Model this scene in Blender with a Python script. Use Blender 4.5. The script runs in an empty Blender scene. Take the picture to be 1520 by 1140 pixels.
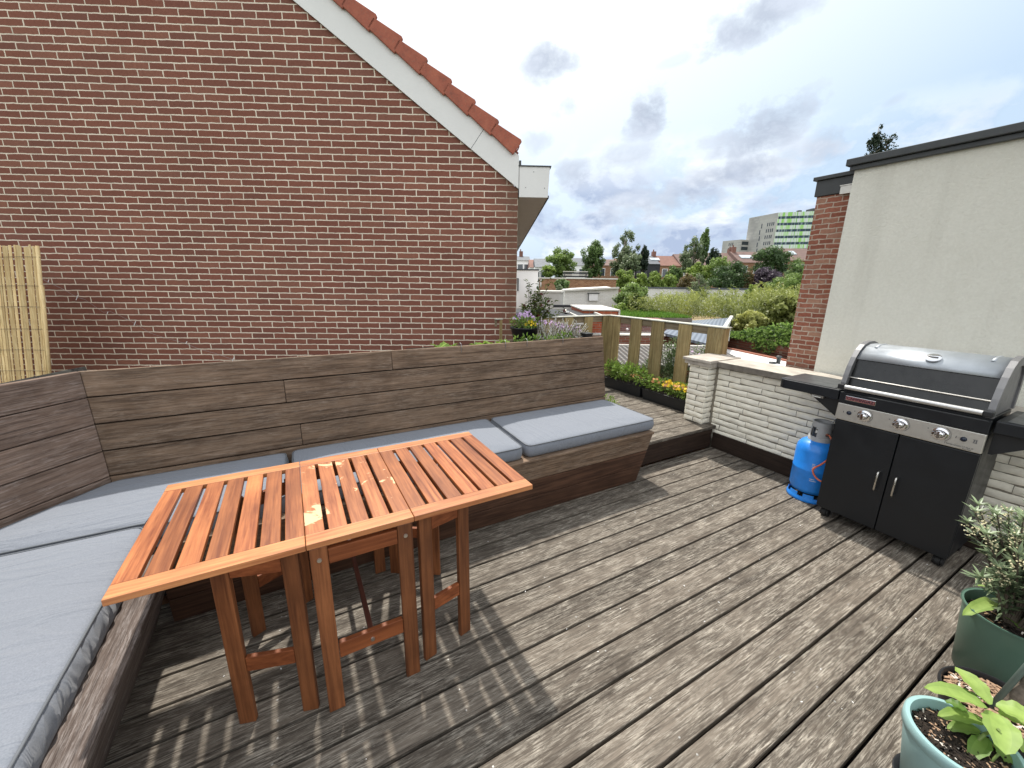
import bpy, bmesh, math, random
from mathutils import Vector, Matrix, noise
random.seed(7)
R = math.radians
sc = bpy.context.scene
COL = sc.collection
# ------------------------------------------------------------------ camera calibration
FPX = 587.1; PITCH = R(14.257); ROLL = R(.765); EYE = 1.53; PHI = R(29.107)
FW = Vector((0, math.cos(PITCH), -math.sin(PITCH)))
RT0 = Vector((1, 0, 0)); UP0 = Vector((0, math.sin(PITCH), math.cos(PITCH)))
RT = RT0*math.cos(ROLL) + UP0*math.sin(ROLL)
UP = -RT0*math.sin(ROLL) + UP0*math.cos(ROLL)
cam = bpy.data.cameras.new('camera'); co = bpy.data.objects.new('camera', cam); COL.objects.link(co)
cam.sensor_width = 36; cam.lens = FPX/1520*36; cam.clip_start = .02; cam.clip_end = 6000
M = Matrix((RT, UP, -FW)).transposed().to_4x4(); M.translation = Vector((0, 0, EYE)); co.matrix_world = M
sc.camera = co

def ray(x, y):
    return RT*((x-760)/FPX) + UP*((570-y)/FPX) + FW
def at(x, y, Y):
    "world point seen at photo position x,y at distance Y ahead"
    d = ray(x, y); t = Y/d.y
    return Vector((d.x*t, Y, EYE+d.z*t))
def W(u, v, z=0):
    return Vector((u*math.cos(PHI)-v*math.sin(PHI), u*math.sin(PHI)+v*math.cos(PHI), z))
GZ = -3.3

# ------------------------------------------------------------------ materials
def newmat(name):
    m = bpy.data.materials.new(name); m.use_nodes = True
    nt = m.node_tree; nt.nodes.clear()
    o = nt.nodes.new('ShaderNodeOutputMaterial'); b = nt.nodes.new('ShaderNodeBsdfPrincipled')
    nt.links.new(b.outputs[0], o.inputs[0])
    return m, nt, b, o
class NT:
    def __init__(s, nt): s.nt = nt
    def n(s, t, **k):
        nd = s.nt.nodes.new(t)
        for a, v in k.items():
            if a.startswith('i_'):
                nd.inputs[a[2:].replace('_', ' ')].default_value = v
            else: setattr(nd, a, v)
        return nd
    def l(s, a, b): s.nt.links.new(a, b)
    pre = 0.
    def coord(s, scale=(1, 1, 1), tone=True, rot=(0, 0, 0)):
        tc = s.n('ShaderNodeTexCoord'); src = tc.outputs['Object']
        if s.pre:
            m0 = s.n('ShaderNodeMapping'); m0.inputs['Rotation'].default_value = (0, 0, s.pre); s.l(src, m0.inputs['Vector']); src = m0.outputs[0]
        mp = s.n('ShaderNodeMapping'); mp.inputs['Scale'].default_value = scale
        mp.inputs['Rotation'].default_value = rot
        s.l(src, mp.inputs['Vector'])
        if not tone: return mp.outputs[0]
        a = s.n('ShaderNodeAttribute', attribute_name='tone')
        mu = s.n('ShaderNodeMath', operation='MULTIPLY'); mu.inputs[1].default_value = 61.7
        s.l(a.outputs['Fac'], mu.inputs[0])
        ad = s.n('ShaderNodeVectorMath', operation='ADD'); s.l(mp.outputs[0], ad.inputs[0]); s.l(mu.outputs[0], ad.inputs[1])
        return ad.outputs[0]
    def tone(s):
        return s.n('ShaderNodeAttribute', attribute_name='tone').outputs['Fac']
    def noise(s, vec, scale, detail=4, rough=.55, dist=0):
        nd = s.n('ShaderNodeTexNoise'); nd.inputs['Scale'].default_value = scale; nd.inputs['Detail'].default_value = detail
        nd.inputs['Roughness'].default_value = rough; nd.inputs['Distortion'].default_value = dist
        s.l(vec, nd.inputs['Vector']); return nd.outputs['Fac']
    def ramp(s, fac, stops, interp='LINEAR'):
        r = s.n('ShaderNodeValToRGB'); r.color_ramp.interpolation = interp
        e = r.color_ramp.elements
        while len(e) < len(stops): e.new(.5)
        for i, (p, c) in enumerate(stops):
            e[i].position = p; e[i].color = (c, c, c, 1) if isinstance(c, (int, float)) else (*c, 1)
        s.l(fac, r.inputs[0]); return r.outputs[0]
    def mix(s, f, a, b, typ='MIX'):
        m = s.n('ShaderNodeMix', data_type='RGBA', blend_type=typ)
        for sock, val in ((m.inputs[0], f), (m.inputs[6], a), (m.inputs[7], b)):
            if isinstance(val, bpy.types.NodeSocket): s.l(val, sock)
            elif isinstance(val, tuple): sock.default_value = (*val, 1)
            else: sock.default_value = val
        return m.outputs[2]
    def math(s, op, a, b=None, clamp=False):
        m = s.n('ShaderNodeMath', operation=op, use_clamp=clamp)
        for i, v in enumerate((a, b)):
            if v is None: continue
            if isinstance(v, bpy.types.NodeSocket): s.l(v, m.inputs[i])
            else: m.inputs[i].default_value = v
        return m.outputs[0]
    def bump(s, h, strength, dist, bsdf, prev=None):
        b = s.n('ShaderNodeBump'); b.inputs['Strength'].default_value = strength; b.inputs['Distance'].default_value = dist
        s.l(h, b.inputs['Height'])
        if prev: s.l(prev, b.inputs['Normal'])
        if bsdf: s.l(b.outputs[0], bsdf.inputs['Normal'])
        return b.outputs[0]

def wood(name, dark, light, axis=0, worn=None, wornamt=.5, rough=.75, tonev=.5, grain=1., spec=.3, patch=None, pre=0., crack=0.):
    "weathered or oiled timber, grain along the given local axis"
    m, nt, b, o = newmat(name); N = NT(nt); N.pre = pre
    s1 = [26*grain]*3; s1[axis] = 1.3*grain
    s2 = [110*grain]*3; s2[axis] = 5*grain
    v1 = N.coord(tuple(s1)); v2 = N.coord(tuple(s2)); v3 = N.coord((1, 1, 1))
    n1 = N.noise(v1, 1, 5, .6, 1.2); n2 = N.noise(v2, 1, 3, .6, .3); n3 = N.noise(v3, 5, 4, .6)
    f = N.math('ADD', N.math('MULTIPLY', n1, .55), N.math('MULTIPLY', n2, .45))
    c = N.ramp(f, [(.36, dark), (.62, light)])
    tt = N.ramp(N.tone(), [(0, 1-tonev*.5), (1, 1+tonev*.35)])
    c = N.mix(1., c, tt, 'MULTIPLY')
    c = N.mix(N.ramp(n3, [(.3, .0), (.75, .45)]), c, tuple(x*.45 for x in dark))
    if worn:
        s4 = [190*grain]*3; s4[axis] = 15*grain
        v4 = N.coord(tuple(s4)); s5 = [14.]*3; s5[axis] = 6.; v5 = N.coord(tuple(s5))
        w1 = N.noise(v4, 1, 6, .75, .5); w2 = N.noise(v5, 1, 6, .7, .6)
        w = N.math('MULTIPLY', N.ramp(w1, [(.45, 0), (.66, 1)]), N.ramp(w2, [(.36, .05), (.66, 1)]))
        c = N.mix(N.math('MULTIPLY', w, wornamt), c, worn)
    if crack:
        s6 = [260.]*3; s6[axis] = 4.; v6 = N.coord(tuple(s6)); s7 = [9.]*3; s7[axis] = 1.5; v7 = N.coord(tuple(s7))
        k = N.math('MULTIPLY', N.ramp(N.noise(v6, 1, 4, .7, .4), [(.56, 0), (.64, 1)]), N.ramp(N.noise(v7, 1, 4, .6), [(.35, .25), (.6, 1)]))
        c = N.mix(N.math('MULTIPLY', k, crack), c, tuple(x*.3 for x in dark))
    if patch:
        vp = N.coord((1, 1, 1), tone=False)
        pn = N.noise(vp, 5.5, 5, .62, 1.2)
        c = N.mix(N.math('MULTIPLY', N.ramp(pn, [(.60, 0), (.625, 1)]), patch[1]), c, patch[0])
    N.l(c, b.inputs['Base Color']); b.inputs['Roughness'].default_value = rough
    b.inputs['Specular IOR Level'].default_value = spec
    N.bump(f, .5, .0025, b)
    return m

def plain(name, col, rough=.6, metal=0., var=.12, scale=8., bump=.0, bscale=200., spec=.5, coat=0.):
    m, nt, b, o = newmat(name); N = NT(nt)
    v = N.coord((1, 1, 1)); n = N.noise(v, scale, 5, .65)
    c = N.ramp(n, [(.25, tuple(x*(1-var) for x in col)), (.75, tuple(min(1, x*(1+var)) for x in col))])
    N.l(c, b.inputs['Base Color']); b.inputs['Metallic'].default_value = metal
    N.l(N.ramp(N.noise(v, scale*2.3, 4, .6), [(.2, max(0, rough-.1)), (.8, min(1, rough+.1))]), b.inputs['Roughness'])
    b.inputs['Specular IOR Level'].default_value = spec; b.inputs['Coat Weight'].default_value = coat
    if bump: N.bump(N.noise(v, bscale, 4, .6), .6, bump, b)
    return m

def leafmat(name, dark, light, rough=.5, trans=.3, spread=(0, 1)):
    m, nt, b, o = newmat(name); N = NT(nt)
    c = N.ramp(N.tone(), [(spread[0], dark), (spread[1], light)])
    v = N.coord((1, 1, 1), tone=False)
    c = N.mix(N.ramp(N.noise(v, 30, 3), [(.3, 0), (.8, .35)]), c, tuple(x*.6 for x in dark))
    N.l(c, b.inputs['Base Color']); b.inputs['Roughness'].default_value = rough
    t = N.n('ShaderNodeBsdfTranslucent'); N.l(c, t.inputs[0])
    mx = N.n('ShaderNodeMixShader'); mx.inputs[0].default_value = trans
    N.l(b.outputs[0], mx.inputs[1]); N.l(t.outputs[0], mx.inputs[2]); N.l(mx.outputs[0], o.inputs[0])
    return m

def brickmat(name, c1, c2, mortar, bw, rh, ms, z0=0., x0=0., bump=.006, rough=.9, stain=.25, axis='xz', offs=.5, wob=.0025, var=None, corner=None):
    m, nt, b, o = newmat(name); N = NT(nt)
    tc = N.n('ShaderNodeTexCoord'); sp = N.n('ShaderNodeSeparateXYZ'); N.l(tc.outputs['Object'], sp.inputs[0])
    cb = N.n('ShaderNodeCombineXYZ')
    hx = sp.outputs[0] if axis[0] == 'x' else sp.outputs[1]
    # slight wobble of the joints
    wn = N.n('ShaderNodeTexNoise'); wn.inputs['Scale'].default_value = 14; wn.inputs['Detail'].default_value = 4
    N.l(tc.outputs['Object'], wn.inputs['Vector'])
    ws = N.n('ShaderNodeSeparateColor'); N.l(wn.outputs['Color'], ws.inputs[0])
    N.l(N.math('ADD', hx, N.math('ADD', N.math('MULTIPLY', N.math('SUBTRACT', ws.outputs[0], .5), wob*4), 50*bw-x0)), cb.inputs[0])
    N.l(N.math('ADD', sp.outputs[2], N.math('ADD', N.math('MULTIPLY', N.math('SUBTRACT', ws.outputs[1], .5), wob*3), 100*rh-z0)), cb.inputs[1])
    br = N.n('ShaderNodeTexBrick', offset=offs, offset_frequency=2, squash=1.)
    br.inputs['Scale'].default_value = 1; br.inputs['Mortar Size'].default_value = ms; br.inputs['Mortar Smooth'].default_value = .25
    br.inputs['Brick Width'].default_value = bw; br.inputs['Row Height'].default_value = rh; br.inputs['Bias'].default_value = 0
    br.inputs['Color1'].default_value = (0, 0, 0, 1); br.inputs['Color2'].default_value = (1, 1, 1, 1); br.inputs['Mortar'].default_value = (.5, .5, .5, 1)
    N.l(cb.outputs[0], br.inputs['Vector'])
    v = N.coord((1, 1, 1), tone=False)
    n1 = N.noise(v, 1.1, 5, .6); n2 = N.noise(v, 45, 5, .7); n3 = N.noise(v, 160, 3, .6)
    stops = [(0, c1), (1, c2)] if not var else [(i/(len(var)-1), c) for i, c in enumerate(var)]
    bc = N.ramp(br.outputs['Color'], stops)
    bc = N.mix(N.ramp(n2, [(.3, .0), (.8, .5)]), bc, tuple(x*.55 for x in c1))
    mc = N.mix(N.ramp(n2, [(.35, .0), (.8, .45)]), mortar, tuple(x*.6 for x in mortar))
    nm = N.noise(v, 5.5, 5, .7)
    mc = N.mix(N.ramp(nm, [(.45, .0), (.72, .55)]), mc, tuple(x*.42 for x in mortar))
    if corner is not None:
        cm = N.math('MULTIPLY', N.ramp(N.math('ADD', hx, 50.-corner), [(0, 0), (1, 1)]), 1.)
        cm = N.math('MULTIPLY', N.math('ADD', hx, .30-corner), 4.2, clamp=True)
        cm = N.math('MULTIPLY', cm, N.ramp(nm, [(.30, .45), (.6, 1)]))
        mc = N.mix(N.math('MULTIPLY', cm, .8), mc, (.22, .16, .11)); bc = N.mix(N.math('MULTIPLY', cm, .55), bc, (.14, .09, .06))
    c = N.mix(br.outputs['Fac'], bc, mc)
    c = N.mix(N.math('MULTIPLY', N.ramp(n1, [(.35, 0), (.75, 1)]), stain), c, N.mix(1., c, (.6, .58, .55), 'MULTIPLY'))
    N.l(c, b.inputs['Base Color']); b.inputs['Roughness'].default_value = rough; b.inputs['Specular IOR Level'].default_value = .2
    c = N.mix(N.math('MULTIPLY', N.ramp(N.noise(N.coord((1, 1, 7), tone=False), 7., 5, .7), [(.62, 0), (.78, 1)]), .16), c, (.62, .56, .50))
    h = N.math('ADD', N.math('MULTIPLY', br.outputs['Fac'], -1.), N.math('ADD', N.math('MULTIPLY', n2, .5), N.math('MULTIPLY', n3, .25)))
    N.bump(h, .8, bump, b)
    return m

# ------------------------------------------------------------------ mesh builder
class MB:
    def __init__(s): s.v = []; s.f = []; s.t = []; s.m = []; s.mi = 0
    def add(s, vs, fs, tone=None):
        k = len(s.v); s.v += [tuple(p) for p in vs]
        if tone is None: tone = random.random()
        for f in fs: s.f.append(tuple(i+k for i in f)); s.t.append(tone); s.m.append(s.mi)
    def hexa(s, p, tone=None):
        "p: 4 bottom corners counter-clockwise, 4 top corners"
        s.add(p, [(3, 2, 1, 0), (4, 5, 6, 7), (0, 1, 5, 4), (1, 2, 6, 5), (2, 3, 7, 6), (3, 0, 4, 7)], tone)
    def box(s, x0, x1, y0, y1, z0, z1, tone=None):
        s.hexa([(x0, y0, z0), (x1, y0, z0), (x1, y1, z0), (x0, y1, z0), (x0, y0, z1), (x1, y0, z1), (x1, y1, z1), (x0, y1, z1)], tone)
    def prism(s, poly, z0, z1, tone=None, axis='z', dz=None):
        n = len(poly)
        def P(a, b, c): return (a, b, c) if axis == 'z' else ((a, c, b) if axis == 'y' else (c, a, b))
        vs = [P(a, b, z0) for a, b in poly]+[P(a, b, z1) for a, b in poly]
        fs = [tuple(range(n-1, -1, -1)), tuple(range(n, 2*n))]+[(i, (i+1) % n, n+(i+1) % n, n+i) for i in range(n)]
        s.add(vs, fs, tone)
    def beam(s, a, b, w, h, up=(0, 0, 1), tone=None):
        a = Vector(a); b = Vector(b); d = (b-a).normalized(); up = Vector(up)
        x = d.cross(up).normalized(); y = x.cross(d).normalized()
        ps = []
        for c in (a, b):
            ps += [c-x*w/2-y*h/2, c+x*w/2-y*h/2, c+x*w/2+y*h/2, c-x*w/2+y*h/2]
        s.hexa(ps, tone)
    def tube(s, pts, r, seg=8, tone=None, cap=True, closed=False):
        pts = [Vector(p) for p in pts]; n = len(pts); vs = []; fs = []
        rr = r if isinstance(r, (list, tuple)) else [r]*n
        d0 = None
        for i, p in enumerate(pts):
            if closed: d = pts[(i+1) % n]-pts[i-1]
            else: d = pts[min(i+1, n-1)]-pts[max(i-1, 0)]
            d.normalize()
            if d0 is None:
                x = d.orthogonal().normalized()
            else:
                x = (x-d*x.dot(d)).normalized()
            d0 = d; y = d.cross(x)
            for k in range(seg):
                a = 2*math.pi*k/seg; vs.append(p+(x*math.cos(a)+y*math.sin(a))*rr[i])
        for i in range(n if closed else n-1):
            j = (i+1) % n
            for k in range(seg):
                l = (k+1) % seg
                fs.append((i*seg+k, i*seg+l, j*seg+l, j*seg+k))
        if cap and not closed:
            fs.append(tuple(range(seg-1, -1, -1))); fs.append(tuple((n-1)*seg+k for k in range(seg)))
        s.add(vs, fs, tone)
    def lathe(s, prof, c=(0, 0, 0), seg=40, tone=None, a0=0., a1=None):
        full = a1 is None; n = len(prof); vs = []; fs = []
        m = seg if full else seg+1
        for k in range(m):
            a = 2*math.pi*k/seg if full else a0+(a1-a0)*k/seg
            for r, z in prof: vs.append((c[0]+r*math.cos(a), c[1]+r*math.sin(a), c[2]+z))
        for k in range(seg):
            l = (k+1) % m
            for i in range(n-1): fs.append((k*n+i, l*n+i, l*n+i+1, k*n+i+1))
        s.add(vs, fs, tone)
    def leaf(s, p, d, nrm, L, w, tone=None, fold=.25, droop=.2):
        p = Vector(p); d = Vector(d).normalized(); nrm = Vector(nrm)
        x = d.cross(nrm)
        if x.length < 1e-4: x = d.orthogonal()
        x.normalize(); n = x.cross(d).normalized()
        a = p; m1 = p+d*L*.3-n*droop*L*.05; m2 = p+d*L*.68-n*droop*L*.28; t = p+d*L-n*droop*L*.7
        vs = [a, m1+x*w*.46+n*fold*w, m1, m1-x*w*.46+n*fold*w, m2+x*w*.36+n*fold*w, m2, m2-x*w*.36+n*fold*w, t]
        s.add(vs, [(0, 2, 1), (0, 3, 2), (1, 2, 5, 4), (2, 3, 6, 5), (4, 5, 7), (5, 6, 7)], tone)
    def card(s, p, size, tone=None, el=1.6, nrm=None):
        p = Vector(p); n = Vector(nrm) if nrm is not None else Vector((random.gauss(0, 1), random.gauss(0, 1), random.gauss(0, 1)+.5))
        n.normalize(); x = n.orthogonal(); x.rotate(Matrix.Rotation(random.random()*6.28, 3, n)); y = n.cross(x)
        a = size*el/2; b = size/2
        s.add([p-x*a, p-y*b, p+x*a, p+y*b], [(0, 1, 2, 3)], tone)
    def build(s, name, mats, parent=None, origin=None, rot=0., bevel=0., bseg=2, smooth=False, sub=0):
        """vertices are given in the frame 'rot' about the world origin; origin is in the same frame"""
        if parent is not None: origin = ORG[parent.name][0]
        elif origin is None: origin = (0, 0, 0)
        O = Vector(origin)
        me = bpy.data.meshes.new(name)
        me.from_pydata([tuple(Vector(p)-O) for p in s.v], [], s.f)
        if not isinstance(mats, (list, tuple)): mats = [mats]
        for m in mats: me.materials.append(m)
        at_ = me.attributes.new('tone', 'FLOAT', 'FACE'); at_.data.foreach_set('value', s.t)
        if len(mats) > 1: me.polygons.foreach_set('material_index', s.m)
        if smooth: me.polygons.foreach_set('use_smooth', [True]*len(me.polygons))
        me.update()
        o = bpy.data.objects.new(name, me); COL.objects.link(o)
        if parent is not None: o.parent = parent; ORG[o.name] = ORG[parent.name]
        else:
            o.rotation_euler = (0, 0, rot); o.location = Matrix.Rotation(rot, 3, 'Z') @ O
            ORG[o.name] = (tuple(origin), rot)
        if bevel:
            b = o.modifiers.new('bevel', 'BEVEL'); b.width = bevel; b.segments = bseg; b.limit_method = 'ANGLE'; b.angle_limit = R(35)
        if sub:
            b = o.modifiers.new('sub', 'SUBSURF'); b.levels = sub; b.render_levels = sub
        if smooth and bevel == 0 and not sub:
            pass
        return o
ORG = {}
def tag(o, label, cat, group=None, kind=None):
    if label: o['label'] = label
    if cat: o['category'] = cat
    if group: o['group'] = group
    if kind: o['kind'] = kind
    return o
def thing(name, label, cat, origin=(0, 0, 0), rot=0., group=None):
    o = bpy.data.objects.new(name, None); COL.objects.link(o); o.empty_display_size = .1
    o.location = Matrix.Rotation(rot, 3, 'Z') @ Vector(origin); o.rotation_euler = (0, 0, rot)
    ORG[o.name] = (tuple(origin), rot)
    return tag(o, label, cat, group)
def autosmooth(o, ang=40):
    me = o.data
    bm = bmesh.new(); bm.from_mesh(me)
    for f in bm.faces: f.smooth = True
    for e in bm.edges:
        if len(e.link_faces) == 2 and e.calc_face_angle(0) > R(ang): e.smooth = False
    bm.to_mesh(me); bm.free(); return o
def text_mesh(name, body, size, mat, parent, loc, xdir, ydir, depth=.0006):
    cu = bpy.data.curves.new('t', 'FONT'); cu.body = body; cu.size = size; cu.extrude = depth; cu.align_x = 'CENTER'; cu.align_y = 'CENTER'
    ob = bpy.data.objects.new('t', cu); COL.objects.link(ob)
    dg = bpy.context.evaluated_depsgraph_get(); me = bpy.data.meshes.new_from_object(ob.evaluated_get(dg))
    bpy.data.objects.remove(ob)
    x = Vector(xdir).normalized(); y = Vector(ydir).normalized(); z = x.cross(y)
    O = Vector(ORG[parent.name][0])
    me.transform(Matrix((x, y, z)).transposed().to_4x4()); me.transform(Matrix.Translation(Vector(loc)-O))
    me.materials.clear(); me.materials.append(mat)
    o = bpy.data.objects.new(name, me); COL.objects.link(o); o.parent = parent; ORG[o.name] = ORG[parent.name]
    return o

# ------------------------------------------------------------------ material set
mDeck = wood('deck_wood', (.046, .036, .028), (.185, .155, .124), 0, worn=(.62, .565, .475), wornamt=.78, rough=.85, tonev=.4, grain=.9, crack=.75)
mDeckDark = wood('riser_wood', (.022, .013, .009), (.06, .036, .025), 0, rough=.7, tonev=.3)
mDeckDarkY = wood('skirting_wood', (.022, .013, .009), (.055, .034, .024), 1, rough=.7, tonev=.3)
mBackX = wood('backrest_wood', (.080, .049, .031), (.29, .195, .130), 0, worn=(.50, .41, .33), wornamt=.42, rough=.85, tonev=.4, crack=.6)
mBackY = wood('left_bench_wood', (.065, .047, .040), (.17, .13, .11), 1, worn=(.42, .38, .36), wornamt=.8, rough=.85, tonev=.3, crack=.6)
mSide = wood('bench_front_wood', (.045, .021, .013), (.15, .075, .045), 0, rough=.6, tonev=.4)
mTabY = wood('table_slat_wood', (.22, .056, .020), (.60, .215, .076), 1, rough=.45, tonev=.85, grain=.8, spec=.45)
mTabC = wood('worn_slat_wood', (.25, .070, .026), (.58, .22, .084), 1, rough=.45, tonev=.4, grain=.8, spec=.45, patch=((.80, .52, .30), .85))
mTabX = wood('table_rail_wood', (.38, .125, .048), (.66, .29, .115), 0, rough=.45, tonev=.2, grain=.8, spec=.45)
mTabZ = wood('table_leg_wood', (.11, .034, .012), (.33, .12, .044), 2, rough=.5, tonev=.35, grain=.8, spec=.4)
mTabBar = wood('table_bar_wood', (.06, .018, .012), (.13, .045, .03), 1, rough=.5)
mFence = wood('treated_pine', (.19, .135, .055), (.46, .35, .17), 2, worn=(.45, .44, .25), wornamt=.5, rough=.8, tonev=.4, grain=.9)
mFenceX = wood('treated_rail', (.18, .14, .085), (.36, .30, .21), 1, rough=.8, tonev=.3)
mFenceXX = wood('treated_rail_cross', (.18, .14, .085), (.36, .30, .21), 0, rough=.8, tonev=.3)
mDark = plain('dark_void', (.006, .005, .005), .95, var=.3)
mBlackPl = plain('black_plastic', (.012, .013, .015), .45, var=.25, bump=.0004, bscale=150)
mSteel = plain('stainless', (.62, .60, .56), .30, 1., var=.06)
mChrome = plain('chrome', (.80, .80, .82), .08, 1., var=.03)
mPanel = plain('brushed_panel', (.56, .54, .49), .38, .75, var=.05, scale=30)
mGrill = plain('charcoal_enamel', (.006, .008, .011), .40, 0, var=.15, scale=5, bump=.00012, bscale=400)
mLid = plain('lid_enamel', (.40, .43, .46), .45, .6, var=.2, scale=4, bump=.0003, bscale=90)
mLidIn = plain('lid_inner_black', (.007, .008, .009), .25, 0, var=.2)
mCast = plain('cast_alu', (.20, .20, .205), .5, .6, var=.12, bump=.0008, bscale=220)
mSilver = plain('silver_paint', (.55, .55, .54), .35, .7, var=.06)
mBadge = plain('badge_pink', (.40, .16, .16), .35, .6, var=.05)
mNavy = plain('navy_button', (.01, .016, .035), .2, 0)
mRubber = plain('black_rubber', (.008, .008, .008), .7, 0, var=.3)
mBlue = plain('blue_paint', (.018, .25, .82), .42, 0, var=.18, scale=12, coat=.2, bump=.0003, bscale=60)
mGreyPl = plain('grey_plastic', (.36, .37, .38), .5, 0, var=.12)
mOrange = plain('orange_hose', (.72, .17, .08), .45, 0)
mWhiteInk = plain('white_ink', (.6, .65, .7), .6, 0)
mGreyInk = plain('grey_ink', (.12, .12, .12), .6, 0)
mCord = plain('cushion_piping', (.13, .14, .155), .9, 0)
mPotG = plain('green_pot', (.085, .16, .12), .4, 0, var=.12, scale=3, bump=.0002)
mPotT = plain('teal_pot', (.27, .43, .43), .5, 0, var=.1, scale=4, bump=.0004, bscale=60)
mWhitePaint = plain('white_board', (.74, .74, .72), .55, 0, var=.05, scale=2)
mSoffit = plain('soffit_board', (.52, .46, .42), .7, 0, var=.06)
mTrim = plain('dark_trim', (.045, .05, .052), .5, 0, var=.2)
mTerra = plain('terracotta', (.34, .13, .085), .8, 0, var=.3, scale=7, bump=.001, bscale=60)
mCoping = plain('concrete_coping', (.44, .40, .345), .9, 0, var=.35, scale=7, bump=.004, bscale=30)
mCopEdge = plain('concrete_edge', (.17, .15, .125), .95, 0, var=.45, scale=10, bump=.004, bscale=30)
mWBrick = plain('whitewashed_brick', (.88, .84, .72), .85, 0, var=.12, scale=11, bump=.006, bscale=26)
mWMort = plain('whitewash_mortar', (.24, .215, .17), .95, 0, var=.45, scale=18, bump=.004, bscale=40)
mWire = plain('wire', (.35, .35, .36), .4, .8)
mTag = plain('white_tag', (.8, .8, .8), .6, 0)
mBark = plain('bark', (.10, .08, .06), .9, 0, var=.4, scale=20, bump=.01, bscale=25)
mBarkP = plain('pale_bark', (.28, .25, .21), .9, 0, var=.35, scale=20, bump=.01, bscale=25)
mTrunkPot = plain('fibrous_trunk', (.17, .14, .11), .9, 0, var=.5, scale=45, bump=.004, bscale=90)
mStem = plain('green_stem', (.16, .22, .06), .6, 0)
mRodG = plain('grey_green_rod', (.12, .17, .15), .45, 0)
mFlowerY = plain('yellow_petal', (.80, .56, .02), .6, 0, var=.25, scale=60)
mFlowerP = plain('purple_petal', (.20, .05, .30), .6, 0, var=.4, scale=60)
mFlowerL = plain('lilac_petal', (.50, .34, .55), .6, 0, var=.3, scale=60)
mFlowerO = plain('apricot_petal', (.75, .36, .16), .6, 0, var=.3, scale=60)
mFlowerR = plain('dark_red_petal', (.10, .012, .014), .6, 0, var=.3, scale=60)
mCream = plain('cream_blossom', (.72, .66, .42), .7, 0, var=.2, scale=60)

def soilmat():
    m, nt, b, o = newmat('potting_soil'); N = NT(nt); v = N.coord((1, 1, 1), tone=False)
    n = N.noise(v, 60, 6, .75); n2 = N.noise(v, 160, 4, .7)
    c = N.ramp(n, [(.3, (.006, .004, .003)), (.6, (.035, .022, .014)), (.72, (.16, .11, .07)), (.8, (.45, .4, .33))])
    N.l(c, b.inputs['Base Color']); b.inputs['Roughness'].default_value = .95
    N.bump(N.math('ADD', n, n2), .9, .012, b); return m
mSoil = soilmat()
mChip = plain('bark_chip', (.34, .22, .14), .9, 0, var=.5, scale=50)
mPerl = plain('pale_chip', (.62, .57, .5), .9, 0, var=.3, scale=50)

def cushmat(name, wdir=1):
    m, nt, b, o = newmat(name); N = NT(nt)
    v = N.coord((1, 1, 1), tone=False); vt = N.coord((260, 260, 260), tone=False)
    weave = N.noise(vt, 1, 2, .6); big = N.noise(v, 2.2, 4, .55)
    c = N.ramp(weave, [(.3, (.182, .198, .230)), (.7, (.236, .254, .292))])
    c = N.mix(N.ramp(big, [(.3, 0), (.75, .3)]), c, (.19, .205, .23))
    N.l(c, b.inputs['Base Color']); b.inputs['Roughness'].default_value = .95; b.inputs['Specular IOR Level'].default_value = .15
    b.inputs['Sheen Weight'].default_value = .15
    sc_ = [2.2, 2.2, 2.2]; sc_[wdir] = 9
    vw = N.coord(tuple(sc_), tone=False, rot=(0, 0, .35))
    wr = N.noise(vw, 1, 3, .5, .8)
    p = N.bump(N.ramp(wr, [(.40, 0), (.52, 1), (.62, .2)]), .35, .012, None)
    N.bump(weave, .25, .0008, b, prev=p)
    return m
mCush = cushmat('grey_outdoor_fabric', 1)
mCushR = cushmat('grey_outdoor_fabric_flat', 0)

def stuccomat():
    m, nt, b, o = newmat('cream_render'); N = NT(nt); v = N.coord((1, 1, 1), tone=False)
    n = N.noise(v, 260, 4, .75); n2 = N.noise(v, 60, 4, .6); big = N.noise(v, .9, 4, .5)
    c = N.ramp(big, [(.3, (.77, .765, .68)), (.7, (.85, .845, .76))])
    c = N.mix(N.ramp(n2, [(.3, 0), (.8, .22)]), c, (.46, .45, .37))
    vs_ = N.coord((5, 5, .35), tone=False); st_ = N.noise(vs_, 1, 5, .65)
    c = N.mix(N.ramp(st_, [(.52, 0), (.75, .28)]), c, (.50, .49, .42))
    vc_ = N.coord((1, 1, 1), tone=False); c = N.mix(N.ramp(N.noise(vc_, 2.6, 6, .7), [(.55, 0), (.8, .22)]), c, (.55, .52, .42))
    N.l(c, b.inputs['Base Color']); b.inputs['Roughness'].default_value = .95; b.inputs['Specular IOR Level'].default_value = .1
    N.bump(N.math('ADD', n, n2), .9, .006, b); return m
mStucco = stuccomat()
# --- terracotta with lichen
def lichen():
    m, nt, b, o = newmat('weathered_roof_tile'); N = NT(nt); v = N.coord((1, 1, 1)); n = N.noise(v, 9, 6, .7); n2 = N.noise(v, 60, 4, .7)
    c = N.ramp(n, [(.3, (.42, .135, .08)), (.55, (.34, .10, .062)), (.75, (.20, .075, .052))])
    c = N.mix(N.ramp(n2, [(.55, 0), (.75, .5)]), c, (.22, .17, .12))
    N.l(c, b.inputs['Base Color']); b.inputs['Roughness'].default_value = .85; N.bump(n2, .5, .002, b); return m
mTile = lichen()

# =================================================================== TERRACE
T = PHI
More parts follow.
